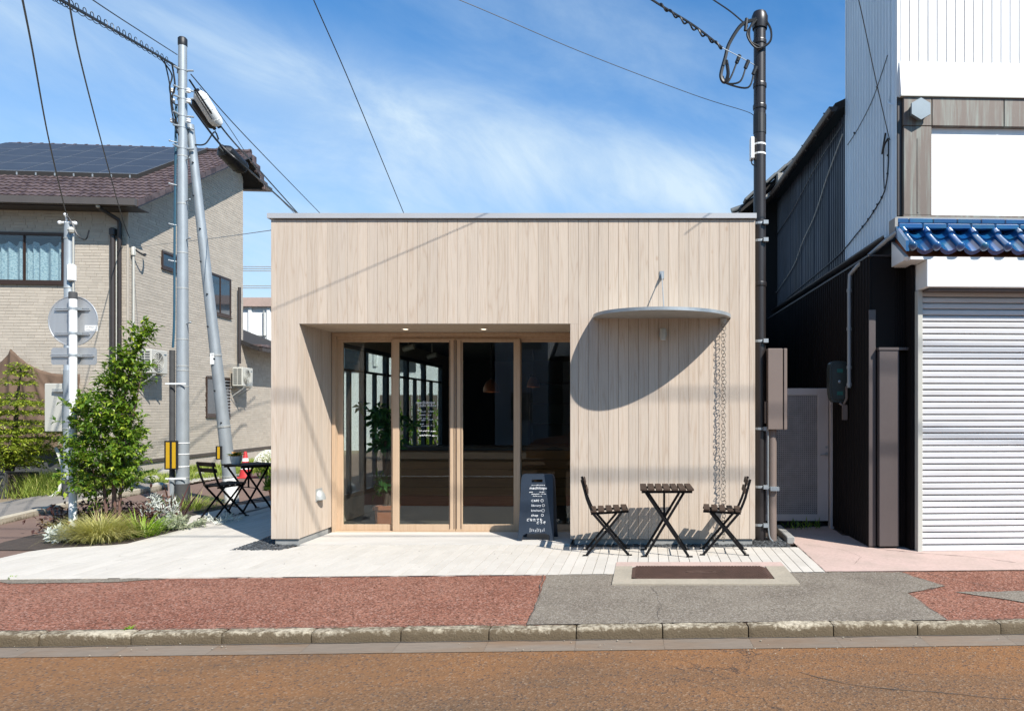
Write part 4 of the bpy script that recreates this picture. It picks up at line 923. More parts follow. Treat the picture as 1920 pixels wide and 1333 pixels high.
mb = MB(RU); mb.cbox((.196, FT-.046, z0c+.02), (.214, FT-.039, zb_-.14), .003); mb.build('standing_seam', M['copper'], shop)
for k in range(8):
    s0 = .364+k*.80; mb = MB(RU); mb.cbox((s0, FT-.04, zb_), (s0+.796, FT+.045, z1c), .006); mb.build('copper_band', M['copper'], shop)
up_('sign_panel', 'white_wall', [((.362, FT+.015, z0c-.02), (6, FT+.055, zb_))])
up_('copper_sill', 'copper', [((.045, FT-.05, z0c-.025), (.365, FT+.03, z0c-.001)), ((.366, FT-.014, z0c-.025), (6, FT+.012, z0c+.008))])
mb = MB(RU); hx, hz, hr = .209, 4.754, .118
mb.ext([(hx+hr*math.sin(math.pi*k/3), FT-.12, hz+hr*math.cos(math.pi*k/3)) for k in range(6)], (0, .032, 0)); mb.ext([(hx+hr*.86*math.sin(math.pi*k/3), FT-.088, hz+hr*.86*math.cos(math.pi*k/3)) for k in range(6)], (0, .046, 0)); mb.build('hexagon_badge', M['hex_metal'], shop)
# ---- blue glazed pent roof
TE, SLP = -.405, .74
def tz(q): return 3.175+(q-TE)*SLP
up_('pent_deck', 'white', [((.0, TE+.06, 3.085), (6, FT+.10, 3.115))])
mb = MB(RU); mb.ext([(.0, FT+.06, 3.115), (.0, TE+.09, 3.115), (.0, FT+.06, 3.40)], (6, 0, 0)); mb.build('pent_filler', M['terracotta'], shop)
mb = MB(RU); mb.ext([(-.045, FT+.06, 3.36), (-.045, TE+.10, 3.12), (-.045, TE+.12, 3.085), (-.045, FT+.06, 3.085)], (.043, 0, 0)); mb.build('end_bracket', M['white'], shop)
PW = .2508
def pantile(L, disc):
    mb = MB(); pr = []; W = PW
    for k in range(9): a = math.pi-math.pi*k/8; pr.append((.040+.040*math.cos(a), .038*math.sin(a)+.006))
    for k in range(1, 11): q = k/10; pr.append((.080+(W+.012-.080)*q, .006-.050*math.sin(math.pi*q*.93)))
    th = .024; n = len(pr)
    lo = [mb.p(x_, 0, z_) for x_, z_ in pr]; hi = [mb.p(x_, L, z_) for x_, z_ in pr]; lb = [mb.p(x_, .002, z_-th-(.020 if (disc and k > 8) else 0)) for k, (x_, z_) in enumerate(pr)]
    for k in range(n-1): mb.f.append((lo[k], lo[k+1], hi[k+1], hi[k])); mb.f.append((lb[k], lb[k+1], lo[k+1], lo[k]))
    if disc: mb.ball((.040, -.004, .004), .050, 12, (1, .45, 1))
    return mb
t_lo = pantile(.37, True).mesh('pantile', M['blue_tile'], smooth=True, fix=False, ang=50); t_up = pantile(.30, False).mesh('pantile', M['blue_tile'], smooth=True, fix=False, ang=50)
ang = math.atan(SLP); rot = Matrix.Rotation(R(2.25), 3, 'Z') @ Matrix.Rotation(ang, 3, 'X')
for k in range(21):
    s0 = -.042+k*PW
    inst('blue_tile', t_lo, shop, RU((s0, TE, tz(TE)+.03)), rot); inst('blue_tile', t_up, shop, RU((s0, TE+.20, tz(TE+.20)+.06)), rot)
mb = MB(RU); mb.ext([(-.078, TE-.01, tz(TE)-.02), (-.078, TE-.01, tz(TE)+.09), (-.078, FT-.02, tz(FT)+.10), (-.078, FT-.02, tz(FT)-.02)], (.034, 0, 0)); mb.build('verge_tile', M['blue_tile'], shop)
for row, (z_, dt_) in enumerate(((3.455, -.155), (3.522, -.115))):
    s0 = -.05+.13*row
    if row: mb = MB(RU); mb.cbox((-.05, FT+dt_, z_), (s0-.002, FT+.03, z_+.056), .009); mb.build('ridge_tile', M['blue_tile'], shop)
    while s0 < 5.2:
        mb = MB(RU); mb.cbox((s0, FT+dt_, z_), (s0+.262, FT+.03, z_+.056+random.uniform(0, .004)), .009); mb.build('ridge_tile', M['blue_tile'], shop); s0 += .264
up_('ridge_mortar', 'concrete', [((-.04, FT-.06, 3.583), (6, FT+.02, 3.606)), ((-.085, FT-.14, 3.42), (-.053, FT+.03, 3.575))])
# ---- shutter box, shutter, rails, dark lower corner
ST = -.215                                              # shutter plane
up_('shutter_box', 'white', [((.17, -.352, 2.80), (6, .02, 3.083))], ch=.006)
for k in range(41):
    z0 = .065+k*.0665
    mb = MB(RB); mb.ext([(.49, ST+.018, z0), (.49, ST+.018, z0+.011), (.49, ST+.002, z0+.0125), (.49, ST-.005, z0+.020), (.49, ST-.005, z0+.057), (.49, ST+.001, z0+.0655), (.49, ST+.018, z0+.0655)], (5.4, 0, 0)); mb.build('shutter_slat', M['shutter'], shop)
bpart('shutter_bottom_rail', 'shutter', [((.49, ST-.012, .006), (5.9, ST+.02, .063))], ch=.004)
bpart('shutter_back', 'void', [((.46, ST+.022, .0), (6, ST+.05, 2.9))])
bpart('shutter_rail', 'cream', [((.435, ST-.03, .0), (.489, ST+.05, 2.795))], ch=.004)
bpart('shutter_head', 'taupe', [((.49, ST-.18, 2.775), (6, ST+.02, 2.7985))])
bpart('front_wall', 'dark_sheet', [((.02, .002, .03), (.43, .011, 3.20)), ((.40, ST+.05, .0), (.434, .01, 3.22))])
for k in range(5): bpart('front_batten', 'dark_sheet', [((.29+k*.028, -.010, .03), (.30+k*.028, .001, 3.2))])
bpart('corner_post', 'taupe', [((-.012, -.012, .02), (.066, .004, 2.62))], ch=.003)
bpart('column_casing', 'taupe', [((.082, -.075, .03), (.30, .001, 2.17))], ch=.004)
bpart('casing_cap', 'taupe', [((.074, -.085, 2.172), (.40, .001, 2.20))])
# rainwater pipe on the side wall
mb = MB(); mb.tube([(2.665, 7.60, 3.42), (2.60, 7.72, 3.37), (2.41, 8.20, 3.17), (2.365, 8.33, 3.10), (2.36, 8.34, 2.92), (2.36, 8.34, 1.78)], .024, 10); mb.build('rain_pipe', M['galv'], shop, smooth=True)
for z_ in (2.9, 2.45, 2.0, 1.80): mb = MB(); mb.lathe([(.031, 0), (.031, .035)], (2.36, 8.34, z_), 12); mb.build('pipe_collar', M['galv'], shop)
mm = thing('electric_meter', 'rounded grey green electric meter case on the dark corrugated wall above the gate', 'electric meter', (2.30, 8.62, 1.85))
mb = MB(); o_ = []
zc, hw, hh = 1.86, .115, .25
for k in range(24):
    a = 2*math.pi*k/24; ca_, sa_ = math.cos(a), math.sin(a)
    o_.append((2.30+hw*math.copysign(abs(ca_)**.45, ca_), 8.56, zc+hh*math.copysign(abs(sa_)**(.35 if sa_ > 0 else .75), sa_)))
mb.ext(o_, (0, .14, 0)); mb.ext([(x_*.0+2.30+(x_-2.30)*.8, 8.54, zc+(z_-zc)*.86) for x_, y_, z_ in o_], (0, .03, 0)); mb.build('case', M['meter'], mm, smooth=True, ang=30)
for z_ in (1.99, 1.72): mb = MB(); mb.box((2.27, 8.535, z_-.022), (2.34, 8.541, z_+.022)); mb.build('label_plate', M['teal'], mm)
mb = MB(); mb.ball((2.30, 8.54, 1.86), .02, 8, (1, .5, 1)); mb.build('knob', M['galv'], mm)
mb = MB(); mb.tube([(2.375, 8.5, 1.80), (2.375, 8.5, 1.66), (2.34, 8.52, 1.57), (2.31, 8.56, 1.60)], .017, 8); mb.box((2.325, 8.5, 1.40), (2.385, 8.53, 1.58)); mb.build('inlet_pipe', M['brown_box'], mm)
# ================================================================== PASSAGE: gate, enclosure, poles
GY = 9.2
gt = thing('side_gate', 'taupe metal gate with a perforated panel closing the passage beside the cafe', 'gate', (1.9, GY, .08))
for a, b in (((1.30, GY, .085), (1.36, GY+.04, 1.80)), ((2.195, GY, .085), (2.335, GY+.04, 1.80)), ((1.36, GY+.001, .085), (2.195, GY+.039, .17)), ((1.36, GY+.001, 1.71), (2.195, GY+.039, 1.80))):
    mb = MB(); mb.cbox(a, b, .004); mb.build('frame_bar', M['gate'], gt)
mb = MB()
for k in range(34): x_ = 1.362+k*.0252; mb.box((x_-.0075, GY+.012, .17), (x_+.0075, GY+.018, 1.71))
for k in range(63): z_ = .175+k*.0246; mb.box((1.36, GY+.0115, z_-.0075), (2.195, GY+.0185, z_+.0075))
ob = mb.build('lattice', M['gate_mesh'], gt, fix=False); ob['kind'] = 'stuff'
mb = MB(); mb.tube([(2.31, GY, .95), (2.31, GY-.045, .95), (2.22, GY-.045, .945)], .009, 8); mb.tube([(2.31, GY-.006, .95), (2.31, GY, .95)], .025, 14); mb.tube([(2.31, GY-.008, 1.04), (2.31, GY, 1.04)], .018, 14); mb.build('handle', M['galv'], gt, smooth=True)
mb = MB(); mb.cbox((2.343, GY-.06, -.02), (2.405, GY+.06, 1.83), .004); mb.build('post', M['gate'], gt)
fw = MB(); fw.box((1.2, 15.2, 0), (2.6, 15.3, 3.6)); fw.build('passage_blocker', M['dark_sheet'], loc=(1.9, 15.2, 0), label='unseen dark wall added to keep the passage behind the gate black', cat='wall')  # wall out of view, added to keep the passage dark
wd = MB()
for k in range(60):
    b_ = Vector((random.uniform(1.75, 2.2), random.uniform(8.95, 9.35), .0)); d = rv()+Vector((0, 0, .8)); wd.poly([b_, b_+d*.06+Vector((.015, 0, 0)), b_+d*.1])
wd.build('weed', M['leaf'], loc=(1.95, 9.15, 0), fix=False, label='low green weed growing at the foot of the side gate', cat='weed')
px0 = 1.296; py0 = 8.25
bp_ = thing('service_pole', 'tall slim black brown service pole at the right corner of the cafe', 'pole', (px0, py0, 0))
mb = MB(); mb.lathe([(.071, 0), (.071, 5.98)], (px0, py0, 0), 20); mb.build('shaft', M['black_pole'], bp_, smooth=True)
mb = MB(); mb.lathe([(.085, 5.93), (.095, 6.0), (.095, 6.07), (.075, 6.12), (.0, 6.13)], (px0, py0, 0), 20, cap=False); mb.build('cap', M['black_pole'], bp_, smooth=True)
for z_ in (5.75, 5.25, 5.0, 2.95): mb = MB(); mb.lathe([(.078, 0), (.08, .01), (.08, .04), (.078, .05)], (px0, py0, z_), 16); mb.build('band', M['black_pole'], bp_)
for z_ in (3.66, 3.46, 2.30, 1.29, .62, .18): mb = MB(); mb.lathe([(.074, 0), (.074, .028)], (px0, py0, z_), 16); mb.box((px0+.03, py0-.1, z_-.008), (px0+.085, py0-.04, z_+.036)); mb.build('steel_strap', M['galv'], bp_)
mb = MB(); mb.lathe([(.076, 0), (.076, .22)], (px0, py0, 4.72), 16); mb.build('splice_sleeve', M['rubber'], bp_)
for z_ in (4.58, 4.47): mb = MB(); mb.lathe([(.073, 0), (.073, .02)], (px0, py0, z_), 16); mb.build('white_strap', M['white'], bp_)
mb = MB(); mb.cbox((px0-.115, py0-.08, 4.41), (px0-.073, py0+.04, 4.66), .006); mb.build('junction_box', M['white'], bp_)
cable([(px0-.1, py0-.05, 4.42), (px0-.1, py0-.05, 4.36), (px0-.07, py0-.06, 4.33)], .008, 'rubber', 'tail_wire', bp_)
def loop(c, r, n=20, tilt=.5, sq=1.0): return [Vector(c)+Vector((r*math.cos(a), -.05-.05*math.sin(a*1.3), r*sq*math.sin(a))) for a in [2*math.pi*k/n for k in range(n+1)]]
cable([(px0-.05, py0-.08, 6.0), (px0-.16, py0-.1, 5.82), (px0-.05, py0-.1, 5.66), (px0+.10, py0-.08, 5.74), (px0+.12, py0-.05, 5.9), (px0+.05, py0-.05, 6.03)], .013, 'rubber', 'cable_loop', bp_, sub=8)
cable([(px0-.06, py0-.08, 6.02), (px0-.13, py0-.1, 5.88), (px0-.12, py0-.1, 5.74), (px0-.02, py0-.1, 5.68)], .012, 'rubber', 'cable_loop', bp_)
cable([(px0-.06, py0-.08, 6.0), (px0-.22, py0-.1, 5.93), (px0-.36, py0-.1, 5.72), (px0-.41, py0-.1, 5.55), (px0-.46, py0-.1, 5.35), (px0-.42, py0-.1, 5.27), (px0-.38, py0-.1, 5.36), (px0-.40, py0-.1, 5.52)], .022, 'rubber', 'cable_loop', bp_)
for tx, tz_ in ((-.27, 5.52), (-.17, 5.46), (-.08, 5.39)):
    e = Vector((px0+tx, py0-.1, tz_)); cable([(px0-.44, py0-.1, 5.34), (px0-.40, py0-.1, 5.26), e+Vector((-.07, 0, -.18)), e], .011, 'rubber', 'cable_tail', bp_)
    mb = MB(); mb.tube([e-Vector((.012, 0, .03)), e+Vector((.025, 0, .06))], .022, 8); mb.build('cable_sleeve', M['rubber'], bp_)
mb = MB(); mb.tube([(px0-.18, py0-.1, 5.86), (px0-.165, py0-.1, 6.0)], .02, 8); mb.build('cable_sleeve', M['rubber'], bp_)
eb = thing('meter_enclosure', 'tall narrow brown metal enclosure strapped beside the black service pole', 'enclosure', (1.47, 8.2, 1.3))
mb = MB(); mb.cbox((1.366, 8.10, 1.295), (1.536, 8.42, 2.22), .006); mb.build('body', M['brown_box'], eb)
mb = MB(); mb.cbox((1.546, 8.095, 1.295), (1.585, 8.425, 2.22), .005); mb.build('door', M['brown_box'], eb)
mb = MB(); mb.box((1.536, 8.12, 1.31), (1.546, 8.40, 2.205)); mb.build('door_seal', M['void'], eb)
mb = MB(); mb.cbox((1.34, 8.16, 1.36), (1.366, 8.36, 1.62), .01); mb.build('side_cover', M['brown_box'], eb)
mb = MB(); mb.ball((1.592, 8.2, 1.76), .012, 8); mb.build('lock', M['galv'], eb)
bc = thing('conduit_pipe', 'brown conduit pipe rising from the pebbles into the brown enclosure', 'pipe', (1.435, 8.22, 0))
mb = MB(); mb.lathe([(.052, -.03), (.052, 1.295)], (1.435, 8.22, 0), 18); mb.build('pipe', M['brown_box'], bc, smooth=True)
mb = MB(); mb.lathe([(.057, 0), (.057, .035)], (1.435, 8.22, .60), 16); mb.box((1.40, 8.12, .595), (1.50, 8.17, .64)); mb.box((1.35, 8.16, .605), (1.39, 8.2, .63)); mb.build('clamp', M['galv'], bc)
cable([(1.378, 8.16, 1.3), (1.378, 8.16, .35), (1.385, 8.15, .12), (1.40, 8.14, .05), (1.43, 8.13, .02)], .008, 'galv', 'earth_wire', bc)
# ---- tiled roof of a house beyond the shop
th_ = thing('tiled_house', 'old grey tiled roof of a house showing between the service pole and the shop', 'house', (3.2, 13.6, 0))
ez, rz_, ex, rx = 5.28, 6.75, 1.72, 3.5
mb = MB(); mb.ext([(ex+.25, 13.55, 0), (6, 13.55, 0), (6, 13.55, 6.4), (rx, 13.55, rz_-.15), (ex+.25, 13.55, ez+.05)], (0, 6, 0)); mb.build('wall', M['void'], th_)
mb = MB(); mb.ext([(ex, 13.15, ez), (rx, 13.15, rz_), (rx, 13.15, rz_-.10), (ex, 13.15, ez-.10)], (0, 6.5, 0)); mb.build('roof', M['under'], th_)
mb = MB(); mb.ext([(ex+.3, 13.12, ez+.08), (rx, 13.12, rz_-.19), (rx, 13.12, rz_-.27), (ex+.3, 13.12, ez+.0)], (0, .04, 0)); mb.build('barge_board', M['concrete'], th_)
mb = MB(); mb.cbox((2.36, 12.95, 5.62), (2.52, 13.15, 5.84), .01); mb.build('purlin_end', M['concrete'], th_)
M['grey_tile'] = mat('grey roof tile', (.20, .215, .215), .5, .15, 9, fine=.15, rnd=.15)
mb = MB(); mb.tube([(0, -.14, 0), (0, .14, 0)], .055, 10); eave_t = mb.mesh('tile', M['grey_tile'], smooth=True)
mb = MB(); mb.cbox((0, -.16, 0), (.27, .10, .05), .012); verge = mb.mesh('tile', M['grey_tile'])
sl_ = math.atan2(rz_-ez, rx-ex)
for k in range(8):
    q = k*.245+.1
    inst('tile', verge, th_, (ex+q*math.cos(sl_), 13.2, ez+q*math.sin(sl_)+.015), Matrix.Rotation(-sl_-.05, 3, 'Y'))
for k in range(9):
    y_ = 13.35+k*.5
    inst('tile', eave_t, th_, (ex-.02, y_, ez+.02), Matrix.Rotation(R(90), 3, 'Z') @ Matrix.Rotation(R(-20), 3, 'X'))
# ================================================================== LEFT HOUSE
H0 = Vector((-11.7, 16.0, 0)); HF = frame(H0, R(5))
house = thing('brick_house', 'two storey beige brick sided house with brown tiled roof and solar panels', 'house', H0)
ZF = .36
RS = 2.97/5.29                                          # roof slope
def zr(t): return 6.10+(t+.42)*RS if t < 4.87 else 9.07-(t-4.87)*.705
def hb(name, m, boxes, parent=house, ch=0, **k): return bpart(name, m, boxes, parent, HF, ch, **k)
mb = MB(HF)
for s0, s1, t0 in ((-.03, -1.32, .03), (-1.321, -3.04, .75), (-3.041, -8.5, .03)): mb.ext([(s0, t0, -.1), (s0, 9.5, -.1), (s0, 9.5, 3.52), (s0, 5.44, 3.52), (s0, 5.44, zr(5.44)-.14), (s0, 4.87, zr(4.87)-.16), (s0, t0, zr(t0)-.14)], HF((s1-s0, 0, 0))-H0) if 0 else mb.ext([(s0, t0, -.1), (s0, 9.5, -.1), (s0, 9.5, 3.52), (s0, 5.44, 3.52), (s0, 5.44, zr(5.44)-.14), (s0, 4.87, zr(4.87)-.16), (s0, t0, zr(t0)-.14)], (s1-s0, 0, 0))
mb.box((-3.04, .03, -.1), (-1.32, .74, 4.34)); mb.box((-3.04, .03, 5.48), (-1.32, .74, 6.05)); mb.build('wall_core', M['grout'], house)
def bricks(name, place_, W, zlo, ztop, holes, ch=.066, dep=.005, lens=(.14, .36)):
    """courses of moulded bricks on a wall; place_(along, out, z)"""
    mb = MB(lambda q: place_(q[0], q[1], q[2])); z = zlo; c = 0; g = .0032
    while z < ztop(W/2)+4:
        a = W[0] if hasattr(W, '__len__') else 0
        a0, a1 = W; a = a0-random.random()*.2
        if z > 9.2: break
        while a < a1:
            L = random.uniform(*lens); b = min(a+L, a1); aa = max(a, a0)
            if a1 > 8 and aa < 5.44 < b and z > 3.2: b = 5.44; L = b-a+1e-3
            m_ = (aa+b)/2
            if b-aa > .03 and z+ch < ztop(m_) and not any(h0 < m_ < h1 and k0 < z+ch/2 < k1 for h0, h1, k0, k1 in holes):
                o = dep+random.uniform(0, .004)
                mb.box((aa+g, -.004, z+g), (b-g, o, z+ch-g), skip=('f',))
            a += L
        z += ch; c += 1
    ob = mb.build(name, M['siding'], house, fix=False); ob['kind'] = 'stuff'; return ob
front_holes = [(1.33, 3.2, 4.33, 5.50)]
class _W(tuple):
    def __truediv__(s, o): return (s[0]+s[1])/o
bricks('front_bricks', lambda a, o, z: HF((-a, .028-o, z)), _W((.0, 3.6)), ZF, lambda a: 6.0, front_holes)
side_holes = [(1.29, 1.95, 4.98, 5.42), (3.46, 4.68, 4.19, 5.33), (3.32, 4.62, 1.35, 2.46)]
bricks('side_bricks', lambda a, o, z: HF((-.028+o, a, z)), _W((.02, 9.4)), ZF, lambda a: (zr(a)-.2 if a < 5.44 else 3.42), side_holes)
hb('foundation', 'foundation', [((-8, .045, -.1), (-.045, 9.4, .29))])
hb('water_table', 'band', [((-8.0, -.004, .29), (.006, .025, ZF)), ((-.025, .026, .29), (.006, 9.4, ZF))])
hb('corner_trim', 'siding', [((-.03, -.0, ZF), (.004, .03, 6.05))])
# roof
mb = MB(HF); mb.ext([(.45, -.42, zr(-.42)-.10), (.45, -.42, zr(-.42)), (.45, 4.87, zr(4.87)), (.45, 5.82, zr(5.82)), (.45, 5.82, zr(5.82)-.10), (.45, 4.87, zr(4.87)-.13)], (-9, 0, 0)); mb.build('roof', M['under'], house)
mb = MB(HF)
for t0, t1 in ((-.43, 4.87), (4.87, 5.83)): mb.ext([(.452, t0, zr(t0)-.13), (.452, t0, zr(t0)-.005), (.452, t1, zr(t1)-.005), (.452, t1, zr(t1)-.13)], (.02, 0, 0))
mb.build('verge_board', M['brown_metal'], house)
hb('soffit', 'brown_metal', [((-8.5, -.40, 5.97), (.44, .02, 5.985))])
mb = MB(HF); mb.box((-8.5, -.56, 5.985), (.47, -.425, 6.135)); mb.build('gutter', M['roof_edge'], house)
mb = MB(HF); mb.box((-6, 5.80, zr(5.82)-.13), (.6, 5.98, zr(5.82)-.02)); mb.build('rear_gutter', M['roof_edge'], house)
sl_ = math.atan(RS); rot = Matrix.Rotation(R(5), 3, 'Z') @ Matrix.Rotation(sl_, 3, 'X')
mb = MB(); n = 12; Wt = .308; Lt = .35
pr = [(Wt*k/n, .012+.011*math.cos(4*math.pi*k/n)) for k in range(n+1)]
lo = [mb.p(x_, 0, z_+.018) for x_, z_ in pr]; hi = [mb.p(x_, Lt, z_-.008) for x_, z_ in pr]; lb = [mb.p(x_, .0, z_-.014) for x_, z_ in pr]
for k in range(n): mb.f.append((lo[k], lo[k+1], hi[k+1], hi[k])); mb.f.append((lb[k], lb[k+1], lo[k+1], lo[k]))
mb.f.append((lo[n], lb[n], hi[n])); tile = mb.mesh('roof_tile', M['roof_tile'], fix=False, smooth=True, ang=50)
row, q = 0, 0.0
while True:
    t = -.45+row*.29*math.cos(sl_)
    if t > 4.80: break
    for c in range(-13, 1):
        s_ = .445-.308+c*.308+(.0 if row % 2 else 0)
        if s_ < -.86 and t > 1.75: continue
        inst('roof_tile', tile, house, HF((s_, t, zr(t)+.004)), rot)
    mb = MB(HF); mb.ext([(.437, t, zr(t)-.09), (.437, t+.262, zr(t+.262)-.10), (.437, t+.262, zr(t+.262)+.022), (.437, t, zr(t)+.045)], (.045, 0, 0)); mb.build('verge_tile', M['roof_tile'], house)
    row += 1
for k in range(22):
    mb = MB(HF); a = .46-k*.30; z_ = zr(4.87)+.03; mb.tube([(a, 4.87, z_), (a-.29, 4.87, z_)], .075, 8); mb.tube([(a, 4.87, z_+.004), (a-.045, 4.87, z_+.004)], .088, 8); mb.build('ridge_tile', M['roof_tile'], house, smooth=True)
for k in range(4): mb = MB(HF); t = 4.95+k*.25; mb.cbox((.40, t, zr(t)-.22), (.485, t+.24, zr(t)+.05), .015); mb.build('verge_tile', M['roof_tile'], house)
# solar array
sa = thing('solar_array', 'dark blue solar panels in a grid on the brown tiled roof', 'solar panels', HF((-2.5, 3, zr(3)+.1)))
for r_ in range(4):
    for c in range(6):
        s1 = -.70-c*.90; s0 = s1-.89; t0 = 1.52+r_*.79; t1 = t0+.775
        P_ = lambda s, t, h: HF((s, t, zr(t)+h))
        def slab(s0, s1, t0, t1, h0, h1, nm, m, par):
            mb = MB(); a = [P_(s0, t0, h0), P_(s1, t0, h0), P_(s1, t1, h0), P_(s0, t1, h0)]; mb.ext(a, Vector((0, 0, h1-h0))); return mb.build(nm, M[m], par)
        fr_ = slab(s0, s1, t0, t1, .10, .135, 'solar_panel', 'panel_frame', sa)
        slab(s0+.012, s1-.012, t0+.01, t1-.01, .134, .138, 'cell_sheet', 'panel_cell', fr_)
for r_ in range(2):
    mb = MB(); t0 = 1.50; a = [P_(-6.1, t0, .0), P_(-.69, t0, .0), P_(-.69, t0, .135), P_(-6.1, t0, .135)]
mb = MB(); mb.ext([P_(-6.1, 1.50, -.0), P_(-.69, 1.50, .0), P_(-.69, 1.50, .13), P_(-6.1, 1.50, .13)], HF((0, .015, 0))-HF((0, 0, 0))); mb.ext([P_(-.685, 1.50, .0), P_(-.685, 1.50, .13), P_(-.685, 4.67, .13), P_(-.685, 4.67, .0)], HF((.012, 0, 0))-HF((0, 0, 0))); mb.build('skirt', M['under'], sa)
for k in range(9): q = P_(-.85-k*.43, 1.49, .03); mb = MB(); mb.box((q.x-.012, q.y-.02, q.z), (q.x+.012, q.y, q.z+.07)); mb.build('clamp', M['galv'], sa)
# wing behind: pent eave
mb = MB(HF); mb.ext([(.50, 5.3, 3.30), (-3, 5.3, 4.7), (-3, 5.3, 4.85), (.50, 5.3, 3.42)], (0, 4.2, 0)); mb.build('wing_roof', M['under'], house)
for k in range(13):
    mb = MB(HF); mb.cbox((.22, 5.3+k*.31, 3.42), (.58, 5.3+k*.31+.30, 3.50+.02*(k % 2)), .015); mb.build('eave_tile', M['roof_tile'], house)
hb('wing_gutter', 'brown_metal', [((.52, 5.25, 3.29), (.62, 9.5, 3.40))])
# windows of the house
def house_window(place_, a0, a1, z0, z1, parts_, curtain=False, fr=.05):
    wv = thing('window', None, None); wv.parent = house; wv.location = place_((a0+a1)/2, 0, z0)-wloc(house)
    T = lambda q: place_(q[0], q[1], q[2])
    for A in (((a0, -.03, z0), (a0+fr, .035, z1)), ((a1-fr, -.03, z0), (a1, .035, z1)), ((a0+fr, -.03, z0), (a1-fr, .035, z0+fr)), ((a0+fr, -.03, z1-fr), (a1-fr, .035, z1))):
        mb = MB(T); mb.box(*A); mb.build('frame_bar', M['bronze_frame'], wv)
    mb = MB(T); mb.box((a0-.02, -.02, z0-.035), (a1+.02, .055, z0-.003)); mb.build('sill', M['bronze_frame'], wv)
    ed = [a0+fr]+[a0+(a1-a0)*k/parts_ for k in range(1, parts_)]+[a1-fr]
    for k, (b0, b1) in enumerate(zip(ed, ed[1:])):
        mb = MB(T); mb.box((b0+.02, .008+.012*k, z0+fr+.02), (b1-.02, .012+.012*k, z1-fr-.02)); mb.build('pane', M['curtain_glass'] if curtain else M['window_glass'], wv)
        mb = MB(T)
        for A in (((b0, .004+.012*k, z0+fr), (b0+.022, .018+.012*k, z1-fr)), ((b1-.022, .004+.012*k, z0+fr), (b1, .018+.012*k, z1-fr)), ((b0+.022, .004+.012*k, z0+fr), (b1-.022, .018+.012*k, z0+fr+.022)), ((b0+.022, .004+.012*k, z1-fr-.022), (b1-.022, .018+.012*k, z1-fr))): mb.box(*A)
        mb.build('sash', M['bronze_frame'], wv)
    if curtain:
        mb = MB(T); cols = []; n = int((a1-a0)/.012)
        zt = z1-fr-.24
        for k in range(n+1):
            a = a0+fr+(a1-a0-2*fr)*k/n; d = -.09+.035*math.sin(a*38+math.sin(a*9)*1.5); tp = zt+.10*abs(math.sin(a*11.3+.6))
            cols.append((mb.p(a, d, z0+.05), mb.p(a, d, tp)))
        for A, B in zip(cols, cols[1:]): mb.f.append((A[0], B[0], B[1], A[1]))
        mb.build('lace_curtain', M['curtain'], wv, fix=False, smooth=True)
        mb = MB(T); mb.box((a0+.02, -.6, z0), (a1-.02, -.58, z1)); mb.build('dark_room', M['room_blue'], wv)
    return wv
M['curtain_glass'] = glass('upper window glass', (.86, .94, .97), 1.2)
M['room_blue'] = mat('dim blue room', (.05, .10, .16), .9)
fl = lambda a, o, z: HF((-a, .028-o, z)); sd = lambda a, o, z: HF((-.028+o, a, z))
house_window(fl, 1.34, 3.02, 4.345, 5.477, 2, curtain=True)
house_window(sd, 1.30, 1.94, 4.99, 5.41, 1); house_window(sd, 3.47, 4.67, 4.20, 5.32, 2); house_window(sd, 3.33, 4.61, 1.36, 2.45, 2)
mb = MB(HF); 
for z_ in [1.45+.09*k for k in range(11)]: mb.box((.02, 4.0, z_), (.035, 4.6, z_+.02))
mb.build('window_bars', M['alu'], house)
# pipes on the house
mb = MB(HF); mb.tube([(-.34, -.45, 5.98), (-.33, -.42, 5.93), (-.16, -.08, 5.78), (-.15, -.05, 5.70), (-.15, -.05, 2.25)], .042, 10); mb.build('downpipe', M['brown_metal'], house, smooth=True)
mb = MB(HF); mb.cbox((-.37, -.50, 5.93), (-.30, -.43, 6.0), .015); mb.build('pipe_outlet', M['cream'], house)
mb = MB(HF); mb.tube([(-.29, -.05, 5.45), (-.29, -.05, 2.62), (-.27, -.055, 2.5), (-.19, -.07, 2.36), (.0, -.08, 2.30), (.06, .0, 2.28)], .052, 10); mb.cbox((-.35, -.11, 5.42), (-.23, .0, 5.60), .02); mb.build('duct_cover', M['brown_metal'], house, smooth=True)
mb = MB(HF); mb.tube([(-.225, -.03, 5.35), (-.225, -.03, 2.6)], .016, 8); mb.build('white_pipe', M['cream'], house, smooth=True)
mb = MB(HF); mb.tube([(.045, .12, 5.05), (.045, .12, 2.55)], .022, 8); mb.lathe([(.05, 5.03), (.05, 5.20), (.035, 5.22)], (.045, .12, 0), 12); mb.build('conduit', M['cream'], house, smooth=True)
mb = MB(HF); mb.ball((.06, .1, 2.62), .08, 10, (1, 1, 1.1)); mb.build('meter_dome', M['galv_dark'], house, smooth=True)
mb = MB(HF); mb.tube([(.07, 5.02, 5.15), (.07, 5.02, 2.9)], .045, 8); mb.build('side_downpipe', M['brown_metal'], house, smooth=True)
cable([HF((.06, .12, 5.2)), HF((.12, .14, 5.12)), HF((.2, .25, 5.06)), HF((.14, .4, 5.12)), HF((.05, .5, 5.14))], .02, 'rubber', 'service_splice', house)
